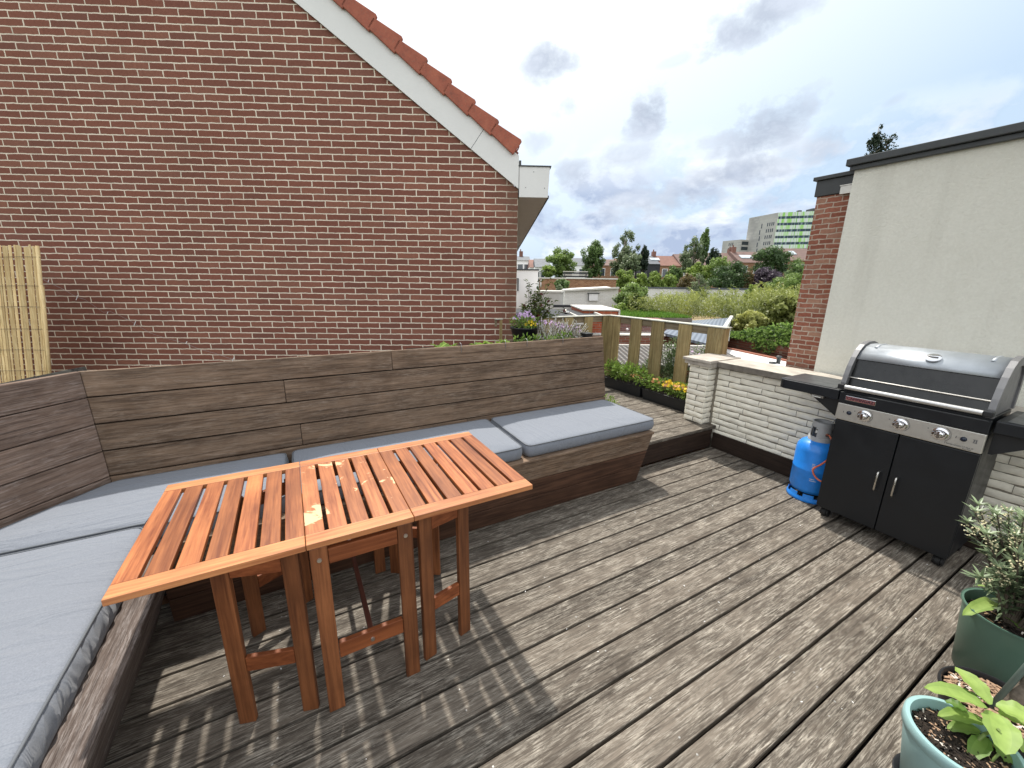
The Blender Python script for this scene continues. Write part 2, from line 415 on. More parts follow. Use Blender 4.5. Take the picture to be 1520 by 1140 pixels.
# --- lower deck
mb = MB(); G0 = 1.5966; PW = .1446
j = -24
while G0+PW*j < 2.2:
    a = G0+PW*j+.0060; b = min(G0+PW*(j+1)-.0060, 2.205)
    if b-a > .02:
        mb.box(-2.6, 3.474, a, b, -.030, 0)
    j += 1
deck = mb.build('deck', [mDeck], rot=T, bevel=.0022, bseg=2); tag(deck, None, None, kind='structure')
mb = MB(); mb.box(-2.6, 3.474, -1.9, 2.205, -.10, -.060); tag(mb.build('deck_gap_shade', mDark, rot=T), None, None, kind='structure')  # near-black sheet added so the board gaps read as deep shade
# screws on the joists
mb = MB()
for u in [-.2+.62*k for k in range(-3, 7)]:
    j = -20
    while G0+PW*j < 2.1:
        for q in (.03, .115):
            uu = u+random.uniform(-.012, .012); vv = G0+PW*j+q+random.uniform(-.006, .006)
            mb.lathe([(0, .0012), (.0034, .0010), (.0042, 0)], (uu, vv, 0), 8) if random.random() < .55 else None
        j += 1
tag(mb.build('deck_screws', plain('dull_screw', (.30, .29, .27), .5, .5), rot=T), None, None, kind='structure')
mb = MB()
for k in range(70):
    p = Vector((random.uniform(-.4, 3.3), random.uniform(.1, 2.1), .0015)); a = random.random()*6.28; L = random.uniform(.002, .007)
    mb.leaf(p, (math.cos(a), math.sin(a), .05), (0, 0, 1), L*1.6, L*.7, random.random(), fold=.1, droop=0)
tag(mb.build('fallen_petals', mTag, rot=T), 'tiny pale petals and crumbs scattered on the deck boards', 'petals', kind='stuff')
# --- upper deck
mb = MB(); v = 2.203
while v < 4.25:
    b = min(v+PW-.008, 4.25)
    u0 = -1.0 if v < 3.7 else (.10+.4865*b)/.8737
    mb.box(u0, 3.85, v, b, .192, .22); v += PW
tag(mb.build('upper_deck', [mDeck], rot=T, bevel=.0035), None, None, kind='structure')
mb = MB(); mb.box(-1.0, 3.85, 2.3, 3.2, -.02, .188); mb.box(2.4, 3.85, 3.2, 4.2, -.02, .188); tag(mb.build('upper_deck_gap_shade', mDark, rot=T), None, None, kind='structure')  # near-black fill standing in for the shade under the upper boards
mb = MB(); mb.box(2.2, 3.474, 2.222, 2.245, 0, .148); mb.box(2.2, 3.47, 2.214, 2.243, .150, .190)
tag(mb.build('deck_step', mDeckDark, rot=T, bevel=.003), None, None, kind='structure')

# --- whitewashed parapet wall
pw = thing('parapet_wall', 'low whitewashed brick parapet wall with a grey concrete coping behind the barbecue', 'wall', (3.6, 1.0, 0), T)
mb = MB(); mb.box(3.512, 3.735, -1.9, 2.30, -.05, .80); mb.box(3.392, 3.73, 2.292, 2.478, .225, .795); mb.build('mortar_core', mWMort, pw)
mb = MB()
def rough_brick(mb, face, a0, a1, z0, z1, proud, depth):
    "one hand-made brick: gridded face with uneven surface; face=('u',u) looks to -u, ('v',v) looks to -v or +v"
    n = max(3, int((a1-a0)/.022)); mrow = 4; tn = random.random(); vs = []; fs = []
    sd = random.random()*50; tl = random.uniform(-.0035, .0035)
    for k in range(mrow+1):
        for i in range(n+1):
            a = a0+(a1-a0)*i/n; z = z0+(z1-z0)*k/mrow
            edge = min(i, n-i, 2)/2.; ez = min(k, mrow-k, 1)
            off = proud*(.35+.65*edge)*(.25+.75*ez)
            nn = noise.noise(Vector((a*22+sd, z*34, sd)))*.006 + noise.noise(Vector((a*70, z*80, sd)))*.0025
            zj = z+noise.noise(Vector((a*16, sd, 3.)))*.0045 + tl*(i/n-.5)*2
            off += nn
            vs.append((a, off, zj))
    for k in range(mrow):
        for i in range(n):
            q = k*(n+1)+i; fs.append((q, q+1, q+n+2, q+n+1))
    out = []
    for a, off, z in vs:
        if face[0] == 'u': out.append((face[1]-off, a, z))
        else: out.append((a, face[1]+face[2]*off, z))
    if face[0] == 'u': fs = [f[::-1] for f in fs]
    elif face[2] > 0: fs = [f[::-1] for f in fs]
    mb.add(out, fs, tn)
z = .075; row = 0; RH = .0545
while z < .79:
    z1 = min(z+RH-.007, .795); a = 2.262 - (0 if row % 2 else random.uniform(.05, .12))
    if row % 2 == 0: rough_brick(mb, ('u', 3.512), a+.004, 2.262, z, z1, .014, 0)
    while a > -1.9:
        L = random.choice((.22, .26, .30, .36)); b = max(a-L, -1.9)
        rough_brick(mb, ('u', 3.512), b+.0015, a-.0015, z, z1, random.uniform(.010, .018), 0); a = b
    z += RH; row += 1
z = .225; row = 0
while z < .79:
    z1 = min(z+RH-.006, .795)
    if row % 2: rough_brick(mb, ('u', 3.392), 2.283, 2.487, z, z1, .012, 0)
    else:
        rough_brick(mb, ('u', 3.392), 2.283, 2.38, z, z1, .012, 0); rough_brick(mb, ('u', 3.392), 2.386, 2.487, z, z1, .012, 0)
    rough_brick(mb, ('v', 2.292, -1), 3.381, 3.51, z, z1, .011, 0)
    rough_brick(mb, ('v', 2.478, 1), 3.381, 3.60, z, z1, .011, 0)
    z += RH; row += 1
mb.build('whitewashed_bricks', mWBrick, pw, smooth=True)
mb = MB(); mb.box(3.434, 3.785, -1.9, 2.24, .800, .852)
mb.mi = 0; o = mb.build('coping', [mCoping], pw, bevel=.006)
mb = MB(); mb.box(3.345, 3.79, 2.245, 2.525, .797, .832); mb.box(3.325, 3.80, 2.235, 2.535, .834, .862); mb.build('pillar_cap', [mCoping], pw, bevel=.005)
mb = MB(); mb.box(3.4315, 3.4335, -1.9, 2.234, .801, .848); mb.build('coping_face', [mCopEdge], pw)
mb = MB(); mb.box(3.476, 3.498, -1.9, 2.212, .0, .150); tag(mb.build('skirting_board', mDeckDarkY, rot=T, bevel=.003, origin=(3.487, 1, 0)), 'dark brown skirting board running along the foot of the parapet wall', 'skirting')

# --- corner bench
be = thing('corner_bench', 'weathered grey timber corner bench with high planked backrest along two sides of the deck', 'bench', (.6, 2.3, 0), T)
mb = MB()
zz = [.0, .128, .258, .392]
def fv(z): return 2.047-.03*z/.39       # front face of the right bench
def eu(z): return 2.295+.105*z/.39      # its slanted end
for i in range(3):
    a, b = zz[i]+.002, zz[i+1]-.002
    t = .022
    mb.hexa([(-.62, fv(a), a), (eu(a), fv(a), a), (eu(a), fv(a)+t, a), (-.62, fv(a)+t, a), (-.62, fv(b), b), (eu(b), fv(b), b), (eu(b), fv(b)+t, b), (-.62, fv(b)+t, b)], random.random())
    if i == 1: mb.build('front_panel', mSide, be, bevel=.003); mb = MB()
mb.build('top_board', mBackX, be, bevel=.003)
mb = MB()
mb.hexa([(eu(0)-.03, 2.071, .0), (eu(0), 2.071, .0), (eu(0), 2.200, .0), (eu(0)-.03, 2.200, .0), (eu(.39)-.03, 2.045, .39), (eu(.39), 2.045, .39), (eu(.39), 2.200, .39), (eu(.39)-.03, 2.200, .39)])
mb.hexa([(eu(.222)-.03, 2.203, .222), (eu(.222), 2.203, .222), (eu(.222), 2.66, .222), (eu(.222)-.03, 2.66, .222), (eu(.39)-.03, 2.203, .39), (eu(.39), 2.203, .39), (eu(.39), 2.66, .39), (eu(.39)-.03, 2.66, .39)])
mb.build('end_panel', mSide, be, bevel=.003)
mb = MB(); mb.box(-.60, eu(.39)+.005, 2.008, 2.66, .394, .414); mb.build('seat_board', mBackX, be, bevel=.003)
# left side of the bench
mb = MB()
def fu(z): return -.685+.135*z/.39
for i in range(3):
    a, b = zz[i]+.002, zz[i+1]-.002; t = .022
    mb.hexa([(fu(a)-t, -1.5, a), (fu(a), -1.5, a), (fu(a), 2.05, a), (fu(a)-t, 2.05, a), (fu(b)-t, -1.5, b), (fu(b), -1.5, b), (fu(b), 2.05, b), (fu(b)-t, 2.05, b)], random.random())
mb.build('front_panel', mBackY, be, bevel=.003)
mb = MB(); mb.box(-.606, -.545, -1.5, 2.005, .388, .408); mb.box(-1.42, -.6075, -1.5, 2.005, .360, .392); mb.box(-1.42, -.62, 2.012, 2.66, .360, .392); mb.build('seat_board', mBackY, be, bevel=.003)
# backrest: right side, leaning slightly
rows_ = [.30, .382, .520, .655, .797, .937, 1.073]
def bv(z): return 2.672+(z-.5)*.155
UE = 2.487
c0 = Vector((-.92, 2.672)); dd = Vector((-.640, -.768)).normalized(); nn_ = Vector((-dd.y, dd.x)); nn_ = -nn_ if nn_.dot(Vector((-1, 1))) < 0 else nn_
def s0z(z, q=0):
    return (bv(z)-c0.y-nn_.y*((z-.5)*.155+q))/dd.y
def cornu(z): return c0.x+nn_.x*(z-.5)*.155+dd.x*s0z(z)
mb = MB()
for i in range(len(rows_)-1):
    a, b = rows_[i]+.0025, rows_[i+1]-.0025; t = .026; a += .0012; b -= .0012
    cuts = {5: [.58], 4: [-.08], 2: [-.02], 1: [1.1]}.get(i, [])
    us = [-.945]+cuts+[UE]
    for k in range(len(us)-1):
        x0 = us[k]+(.0012 if k else 0); x1 = us[k+1]-(.0012 if k < len(us)-2 else 0)
        xa, xb = (x0, x0) if k else (cornu(a)+.001, cornu(b)+.001)
        mb.hexa([(xa, bv(a), a), (x1, bv(a), a), (x1, bv(a)+t, a), (xa-.02*(k == 0), bv(a)+t, a), (xb, bv(b), b), (x1, bv(b), b), (x1, bv(b)+t, b), (xb-.02*(k == 0), bv(b)+t, b)], random.random())
mb.build('backrest', mBackX, be, bevel=.0035)
mb = MB(); mb.hexa([(-.99, bv(.30)+.027, .30), (UE-.004, bv(.30)+.027, .30), (UE-.004, bv(.30)+.031, .30), (-.99, bv(.30)+.031, .30), (-.99, bv(1.06)+.027, 1.06), (UE-.004, bv(1.06)+.027, 1.06), (UE-.004, bv(1.06)+.031, 1.06), (-.99, bv(1.06)+.031, 1.06)]); mb.build('gap_light_blocker', mDark, be)  # thin dark panel added to stop light leaking through the plank gaps
for u in (-.4, .4, 1.2, 2.0, 2.44):
    mb = MB(); mb.hexa([(u, 2.672, .225), (u+.045, 2.672, .225), (u+.045, 2.74, .225), (u, 2.74, .225), (u, bv(1.05)+.034, 1.05), (u+.045, bv(1.05)+.034, 1.05), (u+.045, bv(1.05)+.10, 1.05), (u, bv(1.05)+.10, 1.05)]); mb.build('backrest_post', mBackX, be)
# diagonal corner piece and left backrest
c0 = Vector((-.92, 2.672)); dd = Vector((-.640, -.768)).normalized(); nn_ = Vector((-dd.y, dd.x)); nn_ = -nn_ if nn_.dot(Vector((-1, 1))) < 0 else nn_
L_ = .76
mb = MB()
for i in range(len(rows_)-1):
    a, b = rows_[i]+.0025, rows_[i+1]-.0025; t = .026; tn = random.random()
    def P(s, z, q):
        p = c0+dd*(s0z(z, 0) if s == 0 else s)+nn_*((z-.5)*.155+q); return (p.x, p.y, z)
    mb.hexa([P(L_, a, 0), P(0, a, 0), P(0, a, t), P(L_, a, t), P(L_, b, 0), P(0, b, 0), P(0, b, t), P(L_, b, t)], tn)
mb.build('corner_backrest', wood('corner_wood', (.085, .054, .040), (.27, .185, .140), 0, worn=(.54, .45, .40), wornamt=.5, rough=.85, tonev=.35, crack=.6, pre=-math.atan2(dd.y, dd.x)), be, bevel=.0035)
mb = MB(); mb.hexa([P(L_, .30, .027), P(.02, .30, .027), P(.02, .30, .031), P(L_, .30, .031), P(L_, 1.06, .027), P(.02, 1.06, .027), P(.02, 1.06, .031), P(L_, 1.06, .031)]); mb.build('gap_light_blocker', mDark, be)  # same added light-blocking panel behind the corner planks
e = c0+dd*L_
mb = MB()
for i in range(len(rows_)-1):
    a, b = rows_[i]+.0025, rows_[i+1]-.0025; t = .026
    x = lambda z: e.x-.155*(z-.5)
    mb.hexa([(x(a)-t, -1.5, a), (x(a), -1.5, a), (x(a), e.y, a), (x(a)-t, e.y, a), (x(b)-t, -1.5, b), (x(b), -1.5, b), (x(b), e.y, b), (x(b)-t, e.y, b)], random.random())
mb.build('backrest', mBackY, be, bevel=.0035)

# --- cushions
def cushion(name, label, poly, z0, z1, mat, puff=.012, rad=.028, wrinkle=False):
    xs = [p[0] for p in poly]; ys = [p[1] for p in poly]
    c = (sum(xs)/len(xs), sum(ys)/len(ys), z0); name2 = (mat is mCush)
    root = thing(name, label, 'cushion', c, T, 'grey seat cushions on the corner bench')
    n = len(poly); H = z1-z0
    # rounded outline
    out = []
    for i in range(n):
        a, b, cc = [Vector(poly[(i+k) % n]) for k in (-1, 0, 1)]
        da = (a-b).normalized(); dc = (cc-b).normalized(); rc = .05
        p0 = b+da*rc; p2 = b+dc*rc
        for t in (0, .2, .4, .6, .8, 1): out.append(p0*(1-t)**2+b*2*t*(1-t)+p2*t*t)
        nxt = cc-dc*rc; m = max(1, int((nxt-p2).length/.03))
        for k in range(1, m): out.append(p2+(nxt-p2)*k/m)
    cen = Vector((c[0], c[1])); Nn = len(out)
    nor = []
    for i in range(Nn):
        t_ = (out[(i+1) % Nn]-out[i-1]).normalized(); nor.append(Vector((t_.y, -t_.x)))
    rings = []
    prof = [(-.020, 0), (-.004, .004), (.002, H*.28), (.005, H*.5), (.002, H*.74), (-.003, H-.010), (-.011, H-.001), (-.022, H+.003)]
    vs = []; fs = []
    for off, z in prof:
        for i, p in enumerate(out):
            o_ = off
            if wrinkle and .1*H < z < .9*H and nor[i].x > .6:
                o_ += .006*math.sin(p.y*78+4*noise.noise(Vector((p.y*5, z*20, 1))))
            o_ += .003*noise.noise(Vector((p.x*9, p.y*9, z*30)))
            q = p+nor[i]*o_; vs.append((q.x, q.y, z0+z))
    NR = 16
    for r_ in range(1, NR+1):
        f_ = 1-r_/NR
        for i, p in enumerate(out):
            e_ = p-nor[i]*.022
            q = cen+(e_-cen)*f_; d = (e_-q).length*.9
            z = H+.003+puff*min(1, d/.16)**.8+.004*noise.noise(Vector((q.x*4, q.y*4, 7)))*min(1, d/.04)
            if wrinkle or name2:
                w_ = math.sin(q.y*27+q.x*7+3.5*noise.noise(Vector((q.x*2, q.y*2, 3))))*max(0, noise.noise(Vector((q.x*1.8, q.y*2.3, 9)))+.25)
                z += .0042*w_*min(1, d/.04)*(1 if wrinkle else .5)
            vs.append((q.x, q.y, z0+z))
    tot = len(prof)+NR
    for r_ in range(tot-1):
        for i in range(Nn):
            j = (i+1) % Nn; fs.append((r_*Nn+i, r_*Nn+j, (r_+1)*Nn+j, (r_+1)*Nn+i))
    fs.append(tuple(range(Nn-1, -1, -1)))
    mb = MB(); mb.add(vs, fs, .5)
    o = mb.build('cover', mat, root, smooth=True)
    # piping along the upper edge
    mb = MB(); mb.tube([(p.x+nor[i].x*-.004, p.y+nor[i].y*-.004, z1-.004) for i, p in enumerate(out)], .0040, 6, closed=True)
    mb.build('piping', mCord, root, smooth=True)
    return root
ZC0, ZC1 = .416, .502
cushion('seat_cushion', 'grey seat cushion at the open right-hand end of the bench', [(1.262, 2.045), (2.452, 2.045), (2.462, 2.665), (1.285, 2.665)], ZC0, ZC1, mCushR)
cushion('seat_cushion', 'long grey seat cushion behind the table, half hidden by its slats', [(-.082, 2.05), (1.235, 2.045), (1.262, 2.665), (-.085, 2.665)], ZC0, ZC1, mCushR)
cushion('seat_cushion', 'grey seat cushion filling the angled corner of the bench', [(-1.36, 2.098), (-.64, 2.098), (-.60, 2.06), (-.115, 2.06), (-.110, 2.665), (-.905, 2.665)], ZC0-.02, ZC1-.004, mCush)
cushion('seat_cushion', 'wide wrinkled grey cushion on the left arm of the bench, in the bottom left corner', [(-1.365, .30), (-.632, .30), (-.640, 2.072), (-1.37, 2.072)], ZC0-.02, ZC1, mCush, wrinkle=True)

# --- gateleg table
tb = thing('folding_table', 'red-brown slatted hardwood drop-leaf table with both leaves raised', 'table', (.15, 1.62, 0), T)
def leafpart(name, u0, u1, n, mats):
    mb = MB(); f, k = 1.272, 1.965; rw = .062
    mb.mi = 1; mb.box(u0, u1, f, f+rw, .690, .711, random.random()); mb.box(u0, u1, k-rw, k, .690, .711, random.random())
    mb.mi = 0; p = (u1-u0+.0135)/n
    for i in range(n):
        mb.box(u0+p*i, u0+p*i+p-.0135, f+rw+.001, k-rw-.001, .692, .7105, random.random())
    return mb.build(name, mats, tb, bevel=.0022)
leafpart('drop_leaf', -.516, -.038, 7, [mTabY, mTabX])
leafpart('centre_panel', -.036, .311, 5, [mTabC, mTabX])
leafpart('drop_leaf', .313, .815, 7, [mTabY, mTabX])
LW = .054
mRailX = wood('rail_wood', (.17, .045, .015), (.38, .12, .042), 0, rough=.5, tonev=.3, grain=.8)
for sgn, v0, v1 in ((1, 1.278, 1.300), (-1, 1.935, 1.957)):
    for u0 in (-.031, .2515):
        mb = MB(); mb.box(u0, u0+LW, v0, v1, 0, .687); lg = mb.build('leg', mTabZ, tb, bevel=.003)
        if sgn == 1:
            mb = MB(); mb.tube([(u0+.027, v0+.001, .640), (u0+.027, v0-.0035, .640)], [.0085, .007], 12); autosmooth(mb.build('bolt', mSteel, lg))
    mb = MB(); mb.box(.0245, .2500, v0+.001, v1-.001, .615, .672); mb.build('rail', mRailX, tb, bevel=.0025)
    mb = MB(); mb.box(.0245, .2500, v0+.001, v1-.001, .222, .285)
    rl = mb.build('rail', mRailX, tb, bevel=.0025)
    if sgn == 1:
        mb = MB(); mb.tube([(.137, v0+.001, .250), (.137, v0-.004, .250)], [.0085, .007], 12); autosmooth(mb.build('bolt', mSteel, rl))
mb = MB(); mb.beam((.137, 1.300, .262), (.137, 1.935, .262), .018, .026); mb.build('stretcher', mTabBar, tb, bevel=.002)
def gate(p0, p1):
    p0 = Vector((*p0, 0)); p1 = Vector((*p1, 0)); d = (p1-p0).normalized(); q = Vector((-d.y, d.x, 0))
    a = p0+d*.054; b = p1-d*.054
    mb = MB(); mb.beam(a+Vector((0, 0, .6275)), b+Vector((0, 0, .6275)), .018, .055); g = mb.build('gate_frame', mRail2, tb, bevel=.0025)
    mb = MB(); mb.beam(a+Vector((0, 0, .251)), b+Vector((0, 0, .251)), .018, .058); mb.build('rail', mRail2, g, bevel=.0025)
    for s in (p0, p1-d*.053):
        mb = MB(); e_ = s+d*.053
        w = q*.011
        mb.hexa([s-w, e_-w, e_+w, s+w]+[x+Vector((0, 0, .668)) for x in (s-w, e_-w, e_+w, s+w)]); mb.build('leg', mTabZ, g, bevel=.0028)
mRail2 = wood('gate_wood', (.17, .045, .015), (.40, .125, .045), 0, rough=.5, tonev=.3, grain=.8)
gate((-.062, 1.325), (-.312, 1.398)); gate((.336, 1.322), (.560, 1.378))
gate((-.055, 1.915), (-.300, 1.790)); gate((.330, 1.915), (.560, 1.775))

# --- barbecue
bq = thing('gas_barbecue', 'black three-burner gas barbecue trolley with closed lid and two side tables', 'barbecue', (3.24, .80, 0), T)
V0, V1 = .478, 1.118; UF, UB = 3.045, 3.415
mb = MB(); mb.box(UF+.02, UB, V0, V0+.014, .072, .815); mb.box(UF+.02, UB, V1-.014, V1, .072, .815)
mb.box(UF+.02, UB, V0+.016, V1-.016, .072, .088); mb.box(UB-.012, UB, V0+.016, V1-.016, .09, .81); mb.box(UF+.03, UF+.04, V0+.016, V1-.016, .09, .70)
mb.build('cabinet', mGrill, bq, bevel=.002)
VM = (V0+V1)/2
for a, b, hv in ((V0+.001, VM-.0025, VM-.042), (VM+.0025, V1-.001, VM+.042)):
    mb = MB(); mb.box(UF, UF+.017, a, b, .070, .700); d_ = mb.build('door', mGrill, bq, bevel=.003)
    mb = MB(); mb.tube([(UF, hv, .328), (UF-.022, hv, .328), (UF-.026, hv, .334), (UF-.026, hv, .440), (UF-.022, hv, .446), (UF, hv, .446)], .0055, 8); mb.build('handle', mSteel, d_, smooth=True)
# control panel, slightly tilted
mb = MB(); pz0, pz1 = .706, .812
mb.hexa([(UF-.006, V0, pz0), (UF+.02, V0, pz0), (UF+.02, V1+.004, pz0), (UF-.006, V1+.004, pz0), (UF-.001, V0, pz1), (UF+.02, V0, pz1), (UF+.02, V1+.004, pz1), (UF-.001, V1+.004, pz1)])
cp = mb.build('control_panel', mPanel, bq, bevel=.004)
for kv in (.975, .806, .639):
    mb = MB(); x = UF-.005; z = .764
    for pr in (([(.034, 0), (.034, .004), (.030, .007), (.022, .008)]), ([(.0, .030), (.013, .029), (.0185, .025), (.020, .006)])):
        n0 = len(mb.v); mb.lathe(pr, (0, 0, 0), 28, tone=.5)
        mb.v[n0:] = [(x-q[2], kv+q[0], z+q[1]) for q in mb.v[n0:]]
    mb.box(x-.036, x-.008, kv-.005, kv+.005, z-.019, z+.019)
    kn = autosmooth(mb.build('knob', mChrome, cp), 50)
    mb = MB(); mb.tube([(x-.0008, kv+.041*math.cos(a), z+.041*math.sin(a)) for a in [R(150-i*12+60) for i in range(-2, 9)]], .0011, 5); mb.build('dial_mark', mGreyInk, kn); mb = MB(); mb.box(x-.0016, x-.0004, kv+.048, kv+.053, z+.014, z+.019); mb.build('flame_mark', mGreyInk, kn)
for kv, z in ((1.052, .760), (.551, .764)):
    mb = MB(); n0 = 0; mb.lathe([(.0, .009), (.009, .008), (.0125, .004), (.013, 0)], (0, 0, 0), 20, tone=.5); mb.v = [(UF-.005-q[2], kv+q[0], z+q[1]) for q in mb.v]
    autosmooth(mb.build('button', mNavy, cp), 60)
mb = MB()
mb.box(UF-.0045, UF-.0035, .511, .516, .757, .771); mb.box(UF-.0045, UF-.0035, .503, .508, .757, .771)
mb.box(UF-.0045, UF-.0035, .501, .518, .7545, .7565); mb.box(UF-.0045, UF-.0035, .501, .518, .772, .774); mb.box(UF-.0045, UF-.0035, 1.080, 1.083, .755, .767); mb.box(UF-.0045, UF-.0035, .578, .581, .760, .772)
mb.build('panel_icon', mGreyInk, cp)
text_mesh('panel_lettering', '3 Series Classic LS Plus D', .0105, mGreyInk, cp, (UF-.0062, .562, .723), (0, -1, 0), (0, 0, 1))
text_mesh('panel_lettering', 'Even Temp', .0070, mGreyInk, cp, (UF-.0068, .530, .714), (0, -1, 0), (0, 0, 1))
# firebox front and body
mb = MB(); mb.box(UF-.004, UF+.02, V0-.002, V1+.004, .815, .885); mb.box(UF+.021, UB-.01, V0+.002, V1-.002, .815, .90); mb.build('firebox', mGrill, bq, bevel=.004)
mb = MB(); mb.box(UF-.008, UF-.0045, .935, 1.088, .8385, .868); bd = mb.build('badge', mChrome, bq, bevel=.003)
mb = MB(); mb.box(UF-.0092, UF-.0085, .940, 1.083, .842, .8645); mb.build('badge_field', mBadge, bd)
text_mesh('badge_lettering', 'CAMPINGAZ', .0235, mNavy, bd, (UF-.0098, 1.0115, .853), (0, -1, 0), (0, 0, 1))
# lid
prof = [(3.020, .905), (3.022, .950), (3.034, 1.000), (3.053, 1.055), (3.082, 1.108), (3.118, 1.152), (3.165, 1.184), (3.225, 1.199), (3.300, 1.200), (3.362, 1.182), (3.396, 1.130), (3.412, 1.050), (3.414, .905)]
def inset(pr, d):
    c = (3.22, .93); return [(c[0]+(x-c[0])*(1-d), c[1]+(z-c[1])*(1-d) if z > .93 else z) for x, z in pr]
lid = None
mb = MB()
inn = inset(prof, .05)
V2, V3 = V0+.024, V1-.024
skin = [p for p in inn if p[1] > 1.05 or p[0] > 3.2]
seg = len(skin)
k = len(mb.v)
vs = [(x, V2, z) for x, z in skin]+[(x, V3, z) for x, z in skin]
mb.add(vs, [(i, i+1, seg+i+1, seg+i) for i in range(seg-1)], .5)
# two raised ribs
for rv in (V2+.055, V3-.055):
    sk2 = [(x-(.004 if x < 3.22 else -.004), z+.004) for x, z in skin[2:-2]]
    vs = []
    for x, z in sk2: vs += [(x+.006, rv-.012, z-.006), (x, rv-.004, z), (x, rv+.004, z), (x+.006, rv+.012, z-.006)]
    mb.add(vs, [(4*i+j, 4*i+4+j, 4*i+5+j, 4*i+1+j) for i in range(len(sk2)-1) for j in range(3)], .5)
lid = mb.build('lid', mLid, bq, smooth=True)
sm = lid.modifiers.new('thick', 'SOLIDIFY'); sm.thickness = .004
mb = MB(); x0, z0 = skin[0]
mb.hexa([(3.052, V2, .905), (3.06, V2, .905), (3.06, V3, .905), (3.052, V3, .905), (x0+.016, V2, z0+.002), (x0+.024, V2, z0+.002), (x0+.024, V3, z0+.002), (x0+.016, V3, z0+.002)])
mb.build('lid_front', mLidIn, lid)
mb = MB(); mb.tube([(3.050, V2, .985), (3.050, V3, .985)], .0035, 6); mb.build('lid_silver_line', mSteel, lid)  # thin silver line across the black lid front
for va, vb in ((V0-.004, V0+.022), (V1-.022, V1+.004)):
    mb = MB(); inner = inset(prof, .17); outer = prof
    n = len(outer)
    # rim band
    for i in range(n-1):
        a, b = outer[i], outer[i+1]; c_, d_ = inner[i+1], inner[i]
        mb.hexa([(a[0], va, a[1]), (d_[0], va, d_[1]), (d_[0], vb, d_[1]), (a[0], vb, a[1]), (b[0], va, b[1]), (c_[0], va, c_[1]), (c_[0], vb, c_[1]), (b[0], vb, b[1])], .4)
    sdp = mb.build('side_casting', mCast, lid)
    mb = MB(); pts = inner; m = (va+vb)/2
    mb.prism([(x, z) for x, z in pts], m-.004, m+.004, axis='y'); mb.build('side_web', mCast, lid)
mb = MB(); mb.tube([(3.002, V0+.03, .928), (3.002, V1-.03, .928)], .0135, 14)
hd = autosmooth(mb.build('lid_handle', mSilver, lid))
for a in (V0-.006, V1-.030):
    mb = MB(); mb.box(2.988, 3.034, a, a+.036, .912, .944); mb.build('handle_bracket', mBlackPl, hd, bevel=.006)
mb = MB(); mb.lathe([(0, .006), (.028, .005), (.034, .002), (.034, -.004)], (0, 0, 0), 28, tone=.5)
mb.v = [(3.128+q[1]*.75+.0*q[2]-q[2]*.6, .768+q[0]*1.0, 1.158+q[1]*.55+q[2]*.8) for q in mb.v]
lb = autosmooth(mb.build('thermometer', mChrome, lid), 50)
mb = MB(); mb.box(3.1155, 3.1165, .745, .790, 1.158, 1.166); mb.build('thermometer_scale', mGreyInk, lb)
# side tables
for a, b, s_ in ((V1+.012, V1+.385, 1), (V0-.385, V0-.012, -1)):
    mb = MB()
    r = .05; oo = b if s_ > 0 else a; ii = a if s_ > 0 else b
    poly = [(UF+.005, ii), (UF+.005, oo-s_*r)]
    poly += [(UF+.005+r-r*math.cos(R(t)), oo-s_*r+s_*r*math.sin(R(t))) for t in (20, 40, 60, 75)]+[(UF+.06, oo), (UB-.01, oo), (UB+.01, ii)]
    if s_ < 0: poly = poly[::-1]
    poly = poly[::-1]
    mb.prism(poly, .826, .892); st = mb.build('side_table', mGrill, bq, bevel=.006, bseg=3)
    mb = MB(); cx = sum(p[0] for p in poly)/len(poly); cy = sum(p[1] for p in poly)/len(poly)
    mb.prism([(cx+(x-cx)*.86, cy+(y-cy)*.88) for x, y in poly], .8925, .8950); mb.build('table_top', plain('side_table_top', (.07, .075, .08), .35, .2, var=.15), st, bevel=.001)
    for u in (UF+.06, UB-.06):
        mb = MB(); mb.hexa([(u, ii-s_*.002, .70), (u+.02, ii-s_*.002, .70), (u+.02, ii+s_*.012, .70), (u, ii+s_*.012, .70), (u, ii-s_*.002, .825), (u+.02, ii-s_*.002, .825), (u+.02, ii+s_*.20, .825), (u, ii+s_*.20, .825)]); mb.build('bracket', mBlackPl, st)
    if s_ > 0:
        mb = MB(); mb.box(UF+.03, UF+.05, ii+.09, ii+.16, .806, .825); mb.tube([(UF+.02, ii+.10, .812), (UF+.02, ii+.15, .812)], .004, 8); mb.build('tool_hook', mSteel, st)
for u in (UF+.045, UB-.04):
    for v_ in (V0+.035, V1-.045):
        mb = MB(); mb.tube([(u-.004, v_-.010, .030), (u-.004, v_+.010, .030)], .029, 20); mb.tube([(u, v_-.022, .030), (u, v_-.012, .030)], .026, 20); mb.tube([(u, v_+.012, .030), (u, v_+.022, .030)], .026, 20)
        mb.box(u-.01, u+.01, v_-.012, v_+.012, .052, .071); autosmooth(mb.build('caster', mRubber, bq))

